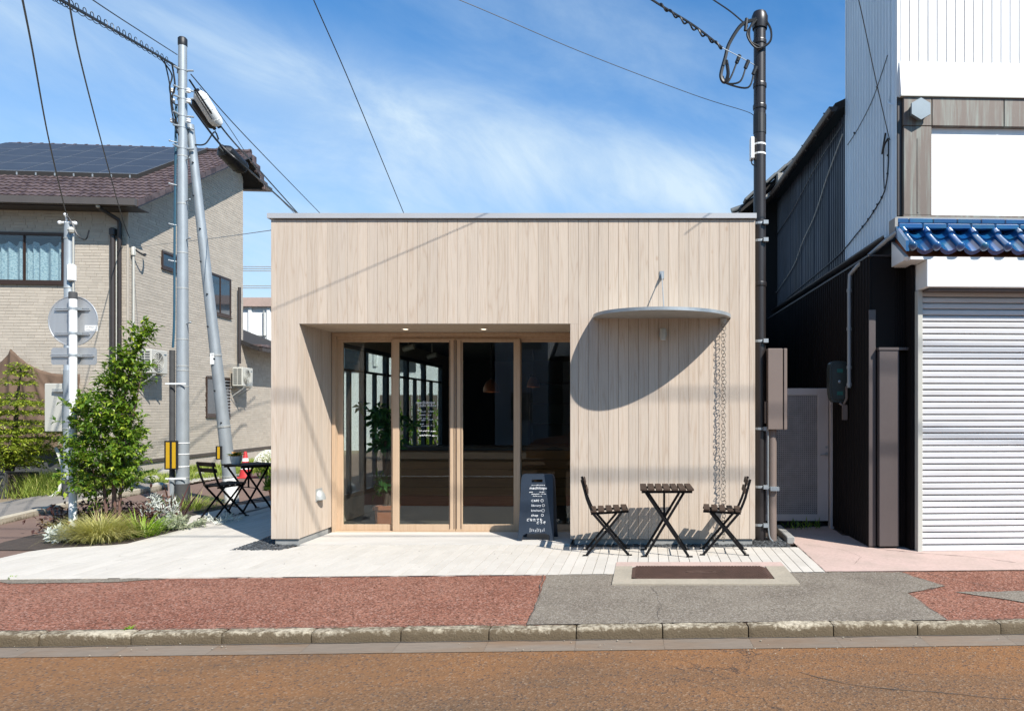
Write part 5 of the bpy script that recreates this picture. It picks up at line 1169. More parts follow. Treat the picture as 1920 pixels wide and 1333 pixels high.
def ac(s0, t0, z0, label):
    u_ = thing('air_conditioner', label, 'air conditioner', HF((s0, t0, z0)), 'outdoor units on the house side wall')
    W_, D_, Hh = .64, .29, .55
    mb = MB(HF); mb.cbox((s0+.08, t0, z0), (s0+.08+D_, t0+W_, z0+Hh), .015); mb.build('casing', M['cream'], u_)
    X = s0+.08+D_
    mb = MB(HF); cy_, cz_ = t0+.25, z0+.27
    for r_ in (.06, .10, .14, .18, .215):
        mb.tube([(X+.012, cy_+r_*math.cos(2*math.pi*k/28), cz_+r_*math.sin(2*math.pi*k/28)) for k in range(29)], .007, 5, cap=False)
    for k in range(8): a = 2*math.pi*k/8; mb.bar((X+.012, cy_, cz_), (X+.012, cy_+.215*math.cos(a), cz_+.215*math.sin(a)), .008, .006)
    mb.build('fan_guard', M['cream'], u_)
    mb = MB(HF); mb.ext([(X-.002, cy_+.22*math.cos(2*math.pi*k/28), cz_+.22*math.sin(2*math.pi*k/28)) for k in range(28)], HF((.006, 0, 0))-H0); 
    mb.v = []; mb.f = []
    pts = [(X+.001, cy_+.22*math.cos(2*math.pi*k/28), cz_+.22*math.sin(2*math.pi*k/28)) for k in range(28)]; mb.ext(pts, (.005, 0, 0)); mb.build('fan_opening', M['ac_dark'], u_)
    for k in range(8):
        z_ = z0+.06+k*.058
        for j in range(2): mb = MB(HF); mb.box((s0+.115+j*.12, t0-.004, z_), (s0+.215+j*.12, t0+.002, z_+.034)); mb.build('side_slot', M['ac_dark'], u_)
    mb = MB(HF); mb.box((X+.001, t0+.50, z0+.44), (X+.004, t0+.58, z0+.465)); mb.build('logo_mark', M['cable_blue'], u_)
    for t in (t0+.1, t0+.5): mb = MB(HF); mb.bar((s0, t, z0-.03), (X+.03, t, z0-.03), .03, .03); mb.bar((s0+.02, t, z0-.30), (X, t, z0-.04), .02, .02); mb.build('wall_bracket', M['galv_dark'], u_)
    return u_
ac(.0, .22, 2.37, 'cream air conditioner outdoor unit bracketed on the house side wall behind the leafy tree')
ac(.0, 4.56, 2.22, 'cream air conditioner outdoor unit beside the low brown window, next to the cafe edge')
# shade cloth draped on the front wall
mb = MB(HF); nx, nz = 70, 26; g_ = []
for i in range(nx+1):
    a = 3.6-(3.6-.90)*i/nx; row = []
    pk = 2.25
    d = abs(a-pk)
    top = 2.86-.62*(1-math.exp(-d*2.4))+(.10*max(0, d-.8) if a < pk else .12*max(0, d-.7))
    for j in range(nz+1):
        v = j/nz; z = top+(.62-top)*v
        fold = (.05*math.sin((a-pk)*(9+6*(1-v))/(.35+v)+1.1)+.035*math.sin(a*23+v*2))*(.25+v)*.9
        row.append(mb.p(-a, -.16-fold-.12*v-.10*math.exp(-d*3)*(1-v), z))
    g_.append(row)
for A, B in zip(g_, g_[1:]):
    for j in range(nz): mb.f.append((A[j], B[j], B[j+1], A[j+1]))
ob = mb.build('shade_cloth', M['tarp'], loc=HF((-2.2, -.2, .6)), smooth=True, fix=False, label='brown shade cloth draped in folds against the brick house front', cat='shade cloth')
sm = ob.modifiers.new('thickness', 'SOLIDIFY'); sm.thickness = .006
hb('front_skirting', 'pole_base', [((-3.6, -.10, -.05), (-1.02, -.06, .60))])
# ================================================================== FAR PLACES on the left
fb = thing('white_building', 'white plain building far behind with a rusty brown roof edge', 'building', (-13, 27, 0))
X0 = -17; mb = MB(); mb.box((X0, 27, 0), (-3, 34, 5.45)); mb.build('wall', M['white_wall'], fb)
mb = MB(); mb.box((X0-.1, 26.85, 5.45), (-2.9, 34.2, 5.78)); mb.build('roof_edge', M['pink'], fb)
for x_ in (-15.15, -14.45, -12.2, -10.4, -8.6): mb = MB(); mb.box((x_, 26.94, 3.2), (x_+.12, 27, 5.7)); mb.build('pilaster', M['white'], fb)
mb = MB(); mb.box((-14.28, 26.97, 3.2), (-13.2, 26.995, 4.12)); mb.build('dark_opening', M['void'], fb)
mb = MB(); mb.box((-13.0, 26.96, 4.3), (-4, 26.985, 4.36)); mb.build('ledge', M['galv_dark'], fb)
mb = MB(); mb.box((-16.5, 26.95, 4.33), (-14.5, 26.99, 4.37)); mb.tube([(-14.55, 26.93, 4.35), (-14.55, 26.93, 5.3)], .025, 6); mb.build('cable_duct', M['galv_dark'], fb)
for x_ in (-11.5, -9.7, -7.9, -6.1):
    mb = MB(); mb.box((x_, 26.96, 3.0), (x_+.9, 26.98, 4.0)); mb.build('window', M['window_glass'], fb)
fn = thing('brown_fence', 'brown boarded fence beyond the lane behind the cafe', 'fence', (-8, 22, 0))
for k in range(36): mb = MB(); mb.box((-8.3+k*.2, 22, 0), (-8.12+k*.2, 22.03, 2.0)); mb.build('fence_board', M['brown_box'], fn)
it = []
for k in range(900):
    c_ = Vector((random.choice((-7.2, -6.6, -6.0, -5.2, -4.6))+random.gauss(0, .3), 21+random.gauss(0, .25), abs(random.gauss(0.6, .5))+.2)); it.append((c_, rv()+Vector((0, 0, .4)), rv(), .16, .09))
leaf_quads(it).build('hedge', M['leaf'], loc=(-6, 21, 0), fix=False, label='green hedge in front of the brown fence, seen through the side windows', cat='hedge')
for k, (y_, z_) in enumerate(((500, 8.9), (504, 8.82), (508, 8.7), (536, 8.2), (540, 8.1))):
    a = U(440, y_, 45); b = U(530, y_+.3, 45); d = b-a
    cable([a-d*14, b+d*18], .03, 'galv_dark', 'overhead_wire', sub=1, label=('thin far wire in the gap between brick house and cafe, among the upper three' if k < 3 else 'thin far wire in the gap between brick house and cafe, in the lower pair'), cat='wire', group=('upper far wires in the gap' if k < 3 else 'lower far wires in the gap'))
# ================================================================== POLES on the left
def strap(mb, c, r, z, h=.03, n=16): mb.lathe([(r, 0), (r+.003, .003), (r+.003, h-.003), (r, h)], (c.x, c.y, z), n)
pc_ = Vector((-7.33, 11.2, 0))
up = thing('utility_pole', 'tall galvanised steel utility pole with a black base and step bolts', 'utility pole', pc_)
ra = lambda z: .096-.037*z/7.3
mb = MB(); mb.lathe([(ra(z), z) for z in (.36, 1.5, 3, 4.5, 6, 7.26)], pc_, 24); mb.build('shaft', M['galv'], up, smooth=True)
mb = MB(); mb.lathe([(.103, -.03), (.101, .365)], pc_, 24); mb.build('base_wrap', M['pole_base'], up, smooth=True)
mb = MB(); mb.lathe([(.064, 7.25), (.066, 7.26), (.066, 7.36), (.05, 7.38), (.0, 7.38)], pc_, 20, cap=False); mb.build('cap', M['rubber'], up, smooth=True)
for z in (.45, 1.88, 2.13, 2.2, 2.62, 3.42, 3.98, 4.75, 5.5): mb = MB(); strap(mb, pc_, ra(z)+.001, z, .022); mb.build('band', M['galv_dark'], up)
for z in (5.62, 5.95, 6.13, 6.40, 6.55, 6.85):
    mb = MB(); strap(mb, pc_, ra(z)+.003, z, .035)
    for a in (.3, 2.6, 4.4): mb.tube([pc_+Vector((ra(z)*math.cos(a), ra(z)*math.sin(a), z+.018)), pc_+Vector(((ra(z)+.09)*math.cos(a), (ra(z)+.09)*math.sin(a), z+.018+random.uniform(-.02, .03)))], .016, 8)
    mb.build('clamp', M['galv'], up)
for z in (6.36, 6.52, 6.05):
    for sx_ in (-1, 1): mb = MB(); q = pc_+Vector((sx_*(ra(z)+.06), -.05, z)); mb.lathe([(.02, -.03), (.034, -.02), (.034, .0), (.022, .005), (.034, .012), (.034, .03), (.018, .04)], q, 10); mb.build('insulator', M['white'], up, smooth=True)
for k, z in enumerate((5.72, 5.45, 5.05, 4.8, 4.42, 4.2, 3.85, 2.88)):
    sx_ = -1 if k % 2 == 0 else 1; mb = MB(); q = pc_+Vector((sx_*ra(z), -.02, z)); mb.tube([q, q+Vector((sx_*.085, -.05, .01))], .009, 8); mb.ball(q+Vector((sx_*.088, -.052, .012)), .016, 8); mb.build('step_bolt', M['galv'], up)
cable([pc_+Vector((-ra(5.5)-.02, -.02, 6.3)), pc_+Vector((-.10, -.02, 5.2)), pc_+Vector((-.105, -.03, 4.2)), pc_+Vector((-.11, -.03, 3.0)), pc_+Vector((-.13, -.03, 2.5))], .018, 'cable_blue', 'riser_cable', up)
mb = MB(); mb.tube([pc_+Vector((-.15, -.02, 2.46)), pc_+Vector((-.15, -.02, .42))], .04, 12); mb.build('riser_cover', M['pole_base'], up, smooth=True)
mb = MB(); mb.tube([pc_+Vector((-.15, -.02, .45)), pc_+Vector((-.15, -.02, .25)), pc_+Vector((-.19, -.03, .1)), pc_+Vector((-.24, -.05, -.02))], .045, 12); mb.build('riser_elbow', M['galv'], up, smooth=True)
for z in (.44, 1.92): mb = MB(); mb.box((pc_.x-.2, pc_.y-.11, z), (pc_.x+.12, pc_.y-.103, z+.025)); mb.build('perforated_strap', M['white'], up)
mk = thing('pole_marker', 'black guard plate with two yellow reflective bars strapped on the utility pole', 'marker', (pc_.x-.11, pc_.y-.13, 1.05))
zt_, zb2 = EYE-(826-CY)/F*11.07, EYE-(880-CY)/F*11.07
mb = MB(); mb.cbox((pc_.x-.195, pc_.y-.142, zb2), (pc_.x+.015, pc_.y-.120, zt_), .004); mb.build('plate', M['rubber'], mk)
for a in (-.165, -.07): mb = MB(); mb.box((pc_.x+a, pc_.y-.147, zb2+.02), (pc_.x+a+.055, pc_.y-.1422, zt_-.025)); mb.build('yellow_bar', M['yellow'], mk)
for z in (zb2+.03, (zb2+zt_)/2, zt_-.05): mb = MB(); strap(mb, pc_, ra(z)+.004, z, .015); mb.build('strap', M['white'], mk)
# leaning brace pole
sb_ = G(436, 944, -.02); stp = pc_+Vector((.05, .1, 6.05))
st_ = thing('brace_pole', 'leaning galvanised brace pole propping the utility pole, with a white base', 'pole', sb_)
mb = MB(); mb.tube([sb_.lerp(stp, .065), sb_.lerp(stp, .5), stp], [.100, .078, .058], 20); mb.build('shaft', M['galv'], st_, smooth=True)
mb = MB(); mb.tube([sb_-Vector((0, 0, .05)), sb_.lerp(stp, .07)], .106, 20); mb.build('white_base', M['white'], st_, smooth=True)
d = (stp-sb_).normalized()
for k in range(9):
    q = sb_.lerp(stp, .22+k*.085)+Vector((-.03 if k % 2 else .02, -.085+.03*k/9, 0)); mb = MB(); mb.tube([q, q+Vector((0, -.02, 0))], .012, 8); mb.build('bolt_hole', M['rubber'], st_)
for f_, nm in ((.075, 'band'), (.40, 'band'), (.21, 'band')): q = sb_.lerp(stp, f_); mb = MB(); mb.tube([q-d*.015, q+d*.015], .112-.05*f_, 18); mb.build(nm, M['galv_dark'], st_)
q = sb_.lerp(stp, .385)+Vector((-.01, -.085, 0)); mb = MB(); mb.box((q.x-.035, q.y-.012, q.z-.06), (q.x+.025, q.y, q.z+.12)); mb.build('number_plate', M['white'], st_)
q = sb_.lerp(stp, .138)+Vector((-.045, -.105, 0))
mb = MB(); mb.cbox((q.x-.065, q.y-.02, q.z-.10), (q.x+.035, q.y, q.z+.12), .004); gp = mb.build('marker_plate', M['rubber'], st_)
mb = MB(); mb.box((q.x-.035, q.y-.024, q.z-.085), (q.x+.005, q.y-.0202, q.z+.105)); mb.build('yellow_bar', M['yellow'], gp)
# slim service mast
sm_ = Vector((-9.93, 12.2, 0))
sp2 = thing('service_mast', 'galvanised service mast behind the white sign post with a white box near the top', 'pole', sm_)
mb = MB(); mb.lathe([(.085, .33), (.082, 2.2), (.082, 2.21), (.076, 2.22), (.072, 4.72)], sm_, 20); mb.build('shaft', M['galv'], sp2, smooth=True)
mb = MB(); mb.lathe([(.092, -.03), (.09, .34)], sm_, 20); mb.build('base_wrap', M['pole_base'], sp2, smooth=True)
for z in (4.45, 3.2, 3.6, 2.4, 1.2): mb = MB(); strap(mb, sm_, .078 if z > 2.3 else .085, z, .018); mb.build('band', M['galv_dark'], sp2)
mb = MB(); mb.tube([sm_+Vector((-.11, -.05, 4.72)), sm_+Vector((.13, -.05, 4.72))], .022, 8); mb.ball(sm_+Vector((-.12, -.05, 4.72)), .035, 8); mb.ball(sm_+Vector((.14, -.05, 4.71)), .035, 8); mb.tube([sm_+Vector((0, -.05, 4.72)), sm_+Vector((.01, -.08, 4.83))], .014, 8); mb.ball(sm_+Vector((.0, -.08, 4.85)), .03, 8); mb.build('cross_arm', M['white'], sp2, smooth=True)
mb = MB(); mb.ball(sm_+Vector((.12, -.1, 4.58)), .06, 8); mb.build('terminal', M['cream'], sp2, smooth=True)
cable([sm_+Vector((.0, -.08, 4.87)), sm_+Vector((.12, -.1, 4.72)), sm_+Vector((.22, -.1, 4.5)), sm_+Vector((.36, -.1, 4.42)), sm_+Vector((.42, -.1, 4.58))], .011, 'rubber', 'lead_wire', sp2)
mb = MB(); mb.cbox((sm_.x+.05, sm_.y-.12, 3.72), (sm_.x+.15, sm_.y-.02, 4.0), .012); mb.build('white_box', M['white'], sp2)
mb = MB(); mb.tube([sm_+Vector((.11, -.05, 4.5)), sm_+Vector((.11, -.05, 3.0))], .014, 8); mb.build('white_conduit', M['cream'], sp2, smooth=True)
mb = MB(); mb.cbox((sm_.x-.47, sm_.y+.05, 1.15), (sm_.x-.12, sm_.y+.28, 1.98), .01); mb.build('cabinet', M['cream'], sp2)
mb = MB(); mb.bar(sm_+Vector((-.30, .03, 1.86)), sm_+Vector((.02, .0, 1.86)), .05, .05); mb.build('cabinet_bracket', M['galv_dark'], sp2)
# road sign seen from behind
sgn = Vector((-7.1, 8.78, 0)); sg = thing('road_sign', 'round road sign and small plate seen from behind on a white post', 'road sign', sgn)
mb = MB(); mb.lathe([(.043, -.02), (.043, 2.90)], sgn, 20); mb.build('post', M['white'], sg, smooth=True)
mb = MB(); mb.lathe([(.046, 2.89), (.046, 2.965), (.04, 2.975), (0, 2.975)], sgn, 20, cap=False); mb.build('cap', M['pole_base'], sg, smooth=True)
zc = EYE-(602-CY)/F*8.85; cx_ = (137-CX)/F*8.85
mb = MB(); mb.tube([(cx_, sgn.y+.070, zc), (cx_, sgn.y+.073, zc)], .307, 64, up=(0, 0, 1)); dsc = mb.build('disc', M['alu'], sg, smooth=True)
mb = MB(); mb.tube([(cx_+.306*math.cos(2*math.pi*k/64), sgn.y+.07, zc+.306*math.sin(2*math.pi*k/64)) for k in range(65)], .007, 6, cap=False); mb.build('disc_rim', M['alu'], sg, smooth=True)
z2, z3 = EYE-(684-CY)/F*8.85, EYE-(652-CY)/F*8.85; xa, xb = (96-CX)/F*8.85, (181.5-CX)/F*8.85; c = .022
mb = MB(); mb.ext([(xa+c, sgn.y+.07, z2), (xb-c, sgn.y+.07, z2), (xb, sgn.y+.07, z2+c), (xb, sgn.y+.07, z3-c), (xb-c, sgn.y+.07, z3), (xa+c, sgn.y+.07, z3), (xa, sgn.y+.07, z3-c), (xa, sgn.y+.07, z2+c)], (0, .003, 0)); mb.build('plate', M['alu'], sg)
for py_, w_ in ((580, .215), (626, .215), (667, .265)):
    z = EYE-(py_-CY)/F*8.83
    mb = MB(); mb.box((cx_-w_, sgn.y+.052, z-.012), (cx_+w_, sgn.y+.0695, z+.012)); mb.box((cx_-w_, sgn.y+.046, z-.014), (cx_+w_, sgn.y+.0515, z-.009)); mb.box((cx_-w_, sgn.y+.046, z+.009), (cx_+w_, sgn.y+.0515, z+.014)); mb.build('rail', M['alu'], sg)
    mb = MB(); strap(mb, sgn, .044, z-.018, .036); mb.box((sgn.x-.075, sgn.y+.01, z-.016), (sgn.x-.045, sgn.y+.05, z+.016)); mb.box((sgn.x+.045, sgn.y+.01, z-.016), (sgn.x+.075, sgn.y+.05, z+.016)); mb.build('clamp', M['galv'], sg)
zs = EYE-(615-CY)/F*8.83; xs_ = (157-CX)/F*8.83
mb = MB(); mb.box((xs_, sgn.y+.066, zs-.035), (xs_+.16, sgn.y+.0695, zs+.035)); stk = mb.build('sticker', M['white'], sg)
mb = MB(); scribble(mb, xs_+.012, xs_+.145, zs+.002, .018, sgn.y+.0655, th=.003); scribble(mb, xs_+.02, xs_+.08, zs-.026, .014, sgn.y+.0655, th=.003); scribble(mb, xs_+.11, xs_+.145, zs-.026, .016, sgn.y+.0655, th=.003); mb.build('sticker_mark', M['pole_base'], stk, fix=False)
# cable closures hanging on the span beyond the utility pole
def closure(a, b, r, m, label, flat=.75):
    a, b = Vector(a), Vector(b); d = b-a; t = thing('cable_closure', label, 'cable closure', a, 'cable closures hanging from the span')
    mb = MB(); mb.tube([a, a+d*.06, a+d*.12, a+d*.85, a+d*.95, b], [r*.55, r*.8, r, r, r*.85, r*.5], 14, flat=flat); mb.build('housing', M[m], t, smooth=True, ang=35)
    mb = MB(); sd_ = d.cross(Vector((0, 1, 0))).normalized()*r*.86; mb.tube([a+d*.1+sd_*.0+Vector((0, -r*.95, -.0)), a+d*.88+Vector((0, -r*.95, 0))], r*.12, 6); mb.build('latch_strip', M['ac_dark'], t)
    mb = MB(); mb.tube([a-d*.06, a], r*.35, 8); mb.tube([b, b+d*.06], r*.3, 8); mb.build('end_collar', M['rubber'], t)
    for f_ in (.2, .5, .8): q = a+d*f_; mb = MB(); mb.tube([q-d*.012, q+d*.012], r*1.03, 14, flat=flat); mb.build('rib', M[m], t)
    return t
closure(U(370, 172, 11.6), U(410, 236, 12.0), .118, 'white', 'white cable closure slung on the wires just right of the utility pole')
closure(U(364, 190, 11.75), U(401, 240, 12.1), .095, 'rubber', 'black cable closure hanging right behind the white one')
closure(U(416, 278, 12.0), U(457, 320, 12.4), .16, 'rubber', 'large black cable closure in front of the brown roof ridge')
# ================================================================== WIRES
def span(name, pts, r, label, grp=None, m='rubber', sub=8): return cable([U(*p) for p in pts], r, m, name, sub=sub, n=6, label=label, cat='wire', group=grp)
top = U(343, 130, 11.2)
span('overhead_wire', [(60, -30, 7.2), (140, 15, 8), (240, 72, 9.6), (325, 122, 11.1), (335, 135, 11.2)], .020, 'thick black cable bundle sagging from the upper left to the utility pole')
mb = MB(); pts = []
P = [U(60, -36, 7.2), U(140, 8, 8), U(240, 64, 9.6), U(318, 113, 11.1)]
coil = [P[min(int(u*3), 2)].lerp(P[min(int(u*3), 2)+1], u*3-min(int(u*3), 2))+Vector((.0, .05*math.cos(u*150), -.035+.055*math.sin(u*150))) for u in [k/500 for k in range(500)]]
mb = MB(); mb.tube(coil, .005, 4); mb.build('lashing_wire', M['rubber'], loc=coil[0], fix=False, smooth=True, label='thin wire coiling loosely round the thick bundle left of the utility pole', cat='wire')
span('overhead_wire', [(100, -50, 7), (215, 28, 8.6), (332, 103, 11.1)], .008, 'thin black wire running above the thick bundle to the top of the utility pole')
span('overhead_wire', [(36, -30, 5.5), (60, 90, 7), (90, 255, 9.4), (120, 385, 11.8), (127, 410, 12.1)], .0085, 'black drop wire curving down to the top of the service mast')
span('overhead_wire', [(124, -30, 6.5), (150, 110, 8.5), (195, 285, 12), (228, 405, 15.2), (243, 447, 16.1)], .009, 'black drop wire curving down to the corner of the brick house')
span('overhead_wire', [(358, 140, 11.3), (450, 245, 13.5), (598, 398, 19), (620, 420, 20)], .009, 'uppermost wire descending from the utility pole to behind the cafe roof')
span('overhead_wire', [(355, 150, 11.3), (420, 245, 12.2), (485, 318, 14.5), (560, 402, 18), (575, 420, 19)], .014, 'middle wire descending past the white closure to behind the cafe roof')
span('overhead_wire', [(352, 190, 11.4), (412, 270, 11.9), (470, 322, 12.5), (556, 400, 17), (575, 418, 18)], .018, 'thick cable descending past the black closure to behind the cafe roof')
span('overhead_wire', [(375, 165, 11.6), (430, 240, 13), (500, 345, 17), (552, 400, 19), (566, 416, 19.5)], .006, 'thin slack wire descending beside the closures to behind the cafe roof')
span('overhead_wire', [(322, 118, 11.1), (328, 160, 11.1), (322, 190, 11.1), (330, 225, 11.15), (337, 252, 11.2)], .014, 'outer slack cable loop hanging on the left of the utility pole', 'slack loops on the utility pole')
span('overhead_wire', [(308, 112, 11), (318, 158, 11.05), (321, 200, 11.1), (328, 235, 11.1), (336, 256, 11.15)], .011, 'inner slack cable loop hanging on the left of the utility pole', 'slack loops on the utility pole')
span('overhead_wire', [(300, 108, 10.9), (322, 140, 11.1), (318, 165, 11.1), (325, 193, 11.1), (338, 198, 11.2)], .011, 'short curled cable joining the utility pole at its left', 'slack loops on the utility pole')
span('overhead_wire', [(366, 272, 11.3), (385, 270, 11.5), (402, 248, 11.9), (410, 262, 12)], .012, 'short black cable dipping from the brace pole to the closures')
span('overhead_wire', [(402, 240, 12), (408, 260, 12), (414, 280, 12)], .006, 'short thin wire hanging between the closures')
span('overhead_wire', [(560, -70, 22), (590, 5, 25), (660, 165, 30), (757, 400, 40), (765, 420, 41)], .02, 'long thin wire descending the middle of the sky to the cafe roof')
span('overhead_wire', [(560, -115, 5.81), (860, 0, 6.44), (1090, 98, 7.06), (1300, 178, 7.70), (1395, 208, 8.1), (1412, 216, 8.2)], .004, 'long thin wire crossing the sky to the middle of the black service pole')
span('overhead_wire', [(1120, -70, 8.3), (1222, 0, 8.25), (1300, 48, 8.2), (1354, 90, 8.15)], .014, 'thick twisted cable coming down to the loops on the black service pole')
mb = MB(); A_, B_ = U(1235, 8, 8.24), U(1354, 90, 8.15)
tw = [A_.lerp(B_, u)+Vector((0, .02*math.cos(u*44), .02*math.sin(u*44))) for u in [k/160 for k in range(161)]]
mb.tube(tw, .011, 5); mb.build('lashing_wire', M['rubber'], loc=A_, fix=False, smooth=True, label='spiral wrap twisted round the thick cable near the black service pole', cat='wire')
span('overhead_wire', [(1300, -25, 8.3), (1340, 2, 8.27), (1372, 24, 8.2), (1402, 50, 8.15)], .009, 'short twisted wire reaching the cap of the black service pole')
span('overhead_wire', [(1354, 90, 8.0), (1385, 106, 8.1), (1414, 122, 8.2)], .005, 'thin steel stay wire tying the twisted cable to the black service pole', m='galv')
span('overhead_wire', [(1592, -60, 6.5), (1610, 0, 6.8), (1640, 140, 7.35), (1665, 250, 7.75), (1669, 262, 7.8)], .005, 'straight black wire slanting down across the pale blue corrugated wall')
span('overhead_wire', [(248, 465, 16.2), (330, 455, 14), (400, 447, 11), (508, 432, 8.1)], .005, 'hair thin wire strung from the brick house corner to the cafe', m='galv_dark')
# street wires overhead on the camera side; they throw the soft bands on the cafe front
for k, (y_, z_, r_) in enumerate(((1.2, 11.27, .018), (1.6, 9.80, .021))):
    cable([(-30, y_, z_+.25), (0, y_, z_), (30, y_, z_+.25)], r_, 'rubber', 'street_cable', label=('higher street cable strung along the road above the viewer' if k == 0 else 'lower street cable strung along the road above the viewer'), cat='wire')
# ================================================================== PLANTS
def tube_part(name, m, paths, parent, n=8):
    mb = MB()
    for pts, r in paths: mb.tube(pts, r, n)
    return mb.build(name, M[m], parent, smooth=True, fix=False)
# leafy multi-stem tree in the bed
TY = 8.8; tb0 = Vector((-6.62, TY, 0))
lt_ = thing('leafy_tree', 'leafy multi-stemmed young tree with pinkish stems in the planting bed', 'tree', tb0)
prof = [(617, 266, 275), (632, 245, 281), (645, 235, 282), (676, 222, 281), (703, 208, 286), (738, 190, 277), (762, 138, 264), (793, 131, 267), (821, 138, 270), (848, 138, 272), (876, 140, 277), (897, 124, 276), (921, 131, 256), (940, 165, 236), (950, 182, 228)]
stems = []
for (bx, pts, r0) in ((200, [(203, 985), (197, 930), (190, 870), (175, 800)], .022), (213, [(214, 985), (214, 900), (222, 800), (238, 720), (256, 650), (268, 620)], .028), (222, [(222, 985), (226, 920), (235, 840), (250, 780), (262, 720)], .02), (188, [(181, 985), (180, 920), (170, 860), (160, 790)], .014)):
    P = [U(x, y, TY+random.uniform(-.08, .08)) for x, y in pts]; P[0].z = -.02; stems.append(P); 
    tube_part('stem', 'red_bark', [(P, [r0*(1-.75*k/(len(P)-1)) for k in range(len(P))])], lt_)
it = []; tw = []
def prow(py):
    for (a, l0, r0), (b, l1, r1) in zip(prof, prof[1:]):
        if a <= py <= b: k = (py-a)/(b-a); e = min(10, (r0-l0)*.3); return l0+(l1-l0)*k+e, r0+(r1-r0)*k-min(20, (r0-l0)*.35)
    return 0, 0
wts = []
for k in range(390):
    while True:
        py = random.uniform(617, 950); l, r = prow(py)
        if random.random() < (r-l+10)/160*(.4 if py > 905 else 1): break
    u = random.random(); u = .5+.5*math.copysign(abs(2*u-1)**.75, 2*u-1); px = l+(r-l)*u; dep = math.sqrt(max(.05, 1-(2*u-1)**2))*(r-l)/2/F*TY*1.0
    c_ = U(px, py, TY); c_.y += random.uniform(-1, 1)*min(dep, .45)
    if px < 152 and random.random() < .75: c_.y = TY+random.uniform(.1, .4)
    ax = min(((Vector((q.x, q.y, 0))-Vector((c_.x, c_.y, 0))).length, q) for P in stems for i in range(len(P)-1) for q in [P[i].lerp(P[i+1], .5)] if abs(q.z-c_.z) < .5 or True) if False else None
    s_ = min((p for P in stems for i in range(len(P)-1) for p in (P[i], P[i].lerp(P[i+1], .5), P[i+1])), key=lambda p: (p-c_).length+abs(p.z-c_.z+.12)*.6)
    out = (c_-s_); out.z += .06; d = (out.normalized() if out.length > .01 else rv().normalized())+rv(.35); d.normalize()
    tw.append(([s_, s_.lerp(c_, .6)+Vector((0, 0, .02)), c_+d*.05], [.005, .004, .0025]))
    for j in range(random.randint(12, 20)):
        f_ = random.uniform(-.12, .16); b_ = c_+d*f_+rv(.02); ld = (d*.6+rv(.9)+Vector((0, 0, -.15)))
        it.append((b_, ld, Vector((0, 0, 1))+rv(.5), random.uniform(.06, .10), random.uniform(.030, .046)))
tube_part('twigs', 'bark', tw, lt_, 4)
leaf_quads(it).build('crown', M['leaf'], lt_, fix=False)
# layered conifer sapling at the left edge
cb = Vector((-11.32, 12.6, .45)); ctop = U(40, 684, 12.6)
cf = thing('conifer_sapling', 'layered conifer sapling with flat yellow green branches at the left edge', 'tree', cb)
axis = [cb, cb.lerp(ctop, .25)+Vector((.05, 0, 0)), cb.lerp(ctop, .6), ctop]
tube_part('trunk', 'bark', [(axis, [.075, .05, .028, .008])], cf)
def at_axis(f):
    k = f*3; i = min(int(k), 2); return axis[i].lerp(axis[i+1], k-i)
it = []; bp2 = []
for f_, L, n_ in ((.985, .14, 6), (.93, .20, 7), (.86, .25, 7), (.76, .42, 7), (.70, .72, 9), (.62, .80, 9), (.52, .62, 8), (.44, .98, 10), (.36, 1.0, 10), (.28, .85, 9), (.2, .85, 10), (.13, .75, 9), (.06, .6, 8)):
    for k in range(n_):
        a = 2*math.pi*(k+random.random()*.7)/n_; L_ = L*random.uniform(.5, 1.1); b_ = at_axis(f_)+Vector((0, 0, random.uniform(-.04, .04)))
        dr = Vector((math.cos(a), math.sin(a), 0)); pts = [b_+dr*L_*u+Vector((0, 0, .10*L_*math.sin(u*2.4)-.16*L_*u*u)) for u in (0, .25, .5, .75, 1)]
        bp2.append((pts, [.009, .007, .005, .004, .002]))
        nt_ = max(4, int(L_*13))
        for j in range(nt_):
            u = (j+.5)/nt_; i = min(int(u*4), 3); q = pts[i].lerp(pts[i+1], u*4-i)
            for sgn_ in (-1, 1):
                sd_ = (dr*.6+Vector((-dr.y, dr.x, 0))*sgn_).normalized(); tl = L_*.34*(1.15-u*.8)+.06
                for m_ in range(max(3, int(tl*30))):
                    v_ = random.random(); p_ = q+sd_*tl*v_+rv(.035)-Vector((0, 0, .06*v_*tl))
                    it.append((p_, sd_+rv(.7), Vector((0, 0, 1))+rv(.35), random.uniform(.05, .09), .032))
tube_part('branches', 'bark', bp2, cf, 5); leaf_quads(it).build('crown', M['conifer'], cf, fix=False)
pl = thing('planter', 'dark rough planter box under the conifer sapling', 'planter', (-11.3, 12.55, 0))
for k in range(9):
    mb = MB(); x_ = -11.98+k*.10; mb.cbox((x_, 12.25+random.uniform(-.02, .02), -.02), (x_+.094, 12.32, .46+random.uniform(-.05, .06)), .008); mb.build('board', M['pole_base'], pl)
mb = MB(); mb.box((-11.98, 12.33, 0), (-11.09, 12.95, .40)); mb.build('soil_block', M['soil'], pl)
tr_ = MB(); tr_.tube([(-11.55+.36*math.cos(2*math.pi*k/28), 11.9+.24*math.sin(2*math.pi*k/28), .085) for k in range(29)], .035, 8, cap=False); tr_.build('garden_ring', M['pole_base'], loc=(-11.55, 11.9, .05), smooth=True, label='low black plastic garden edging ring before the dark planter', cat='garden edging')
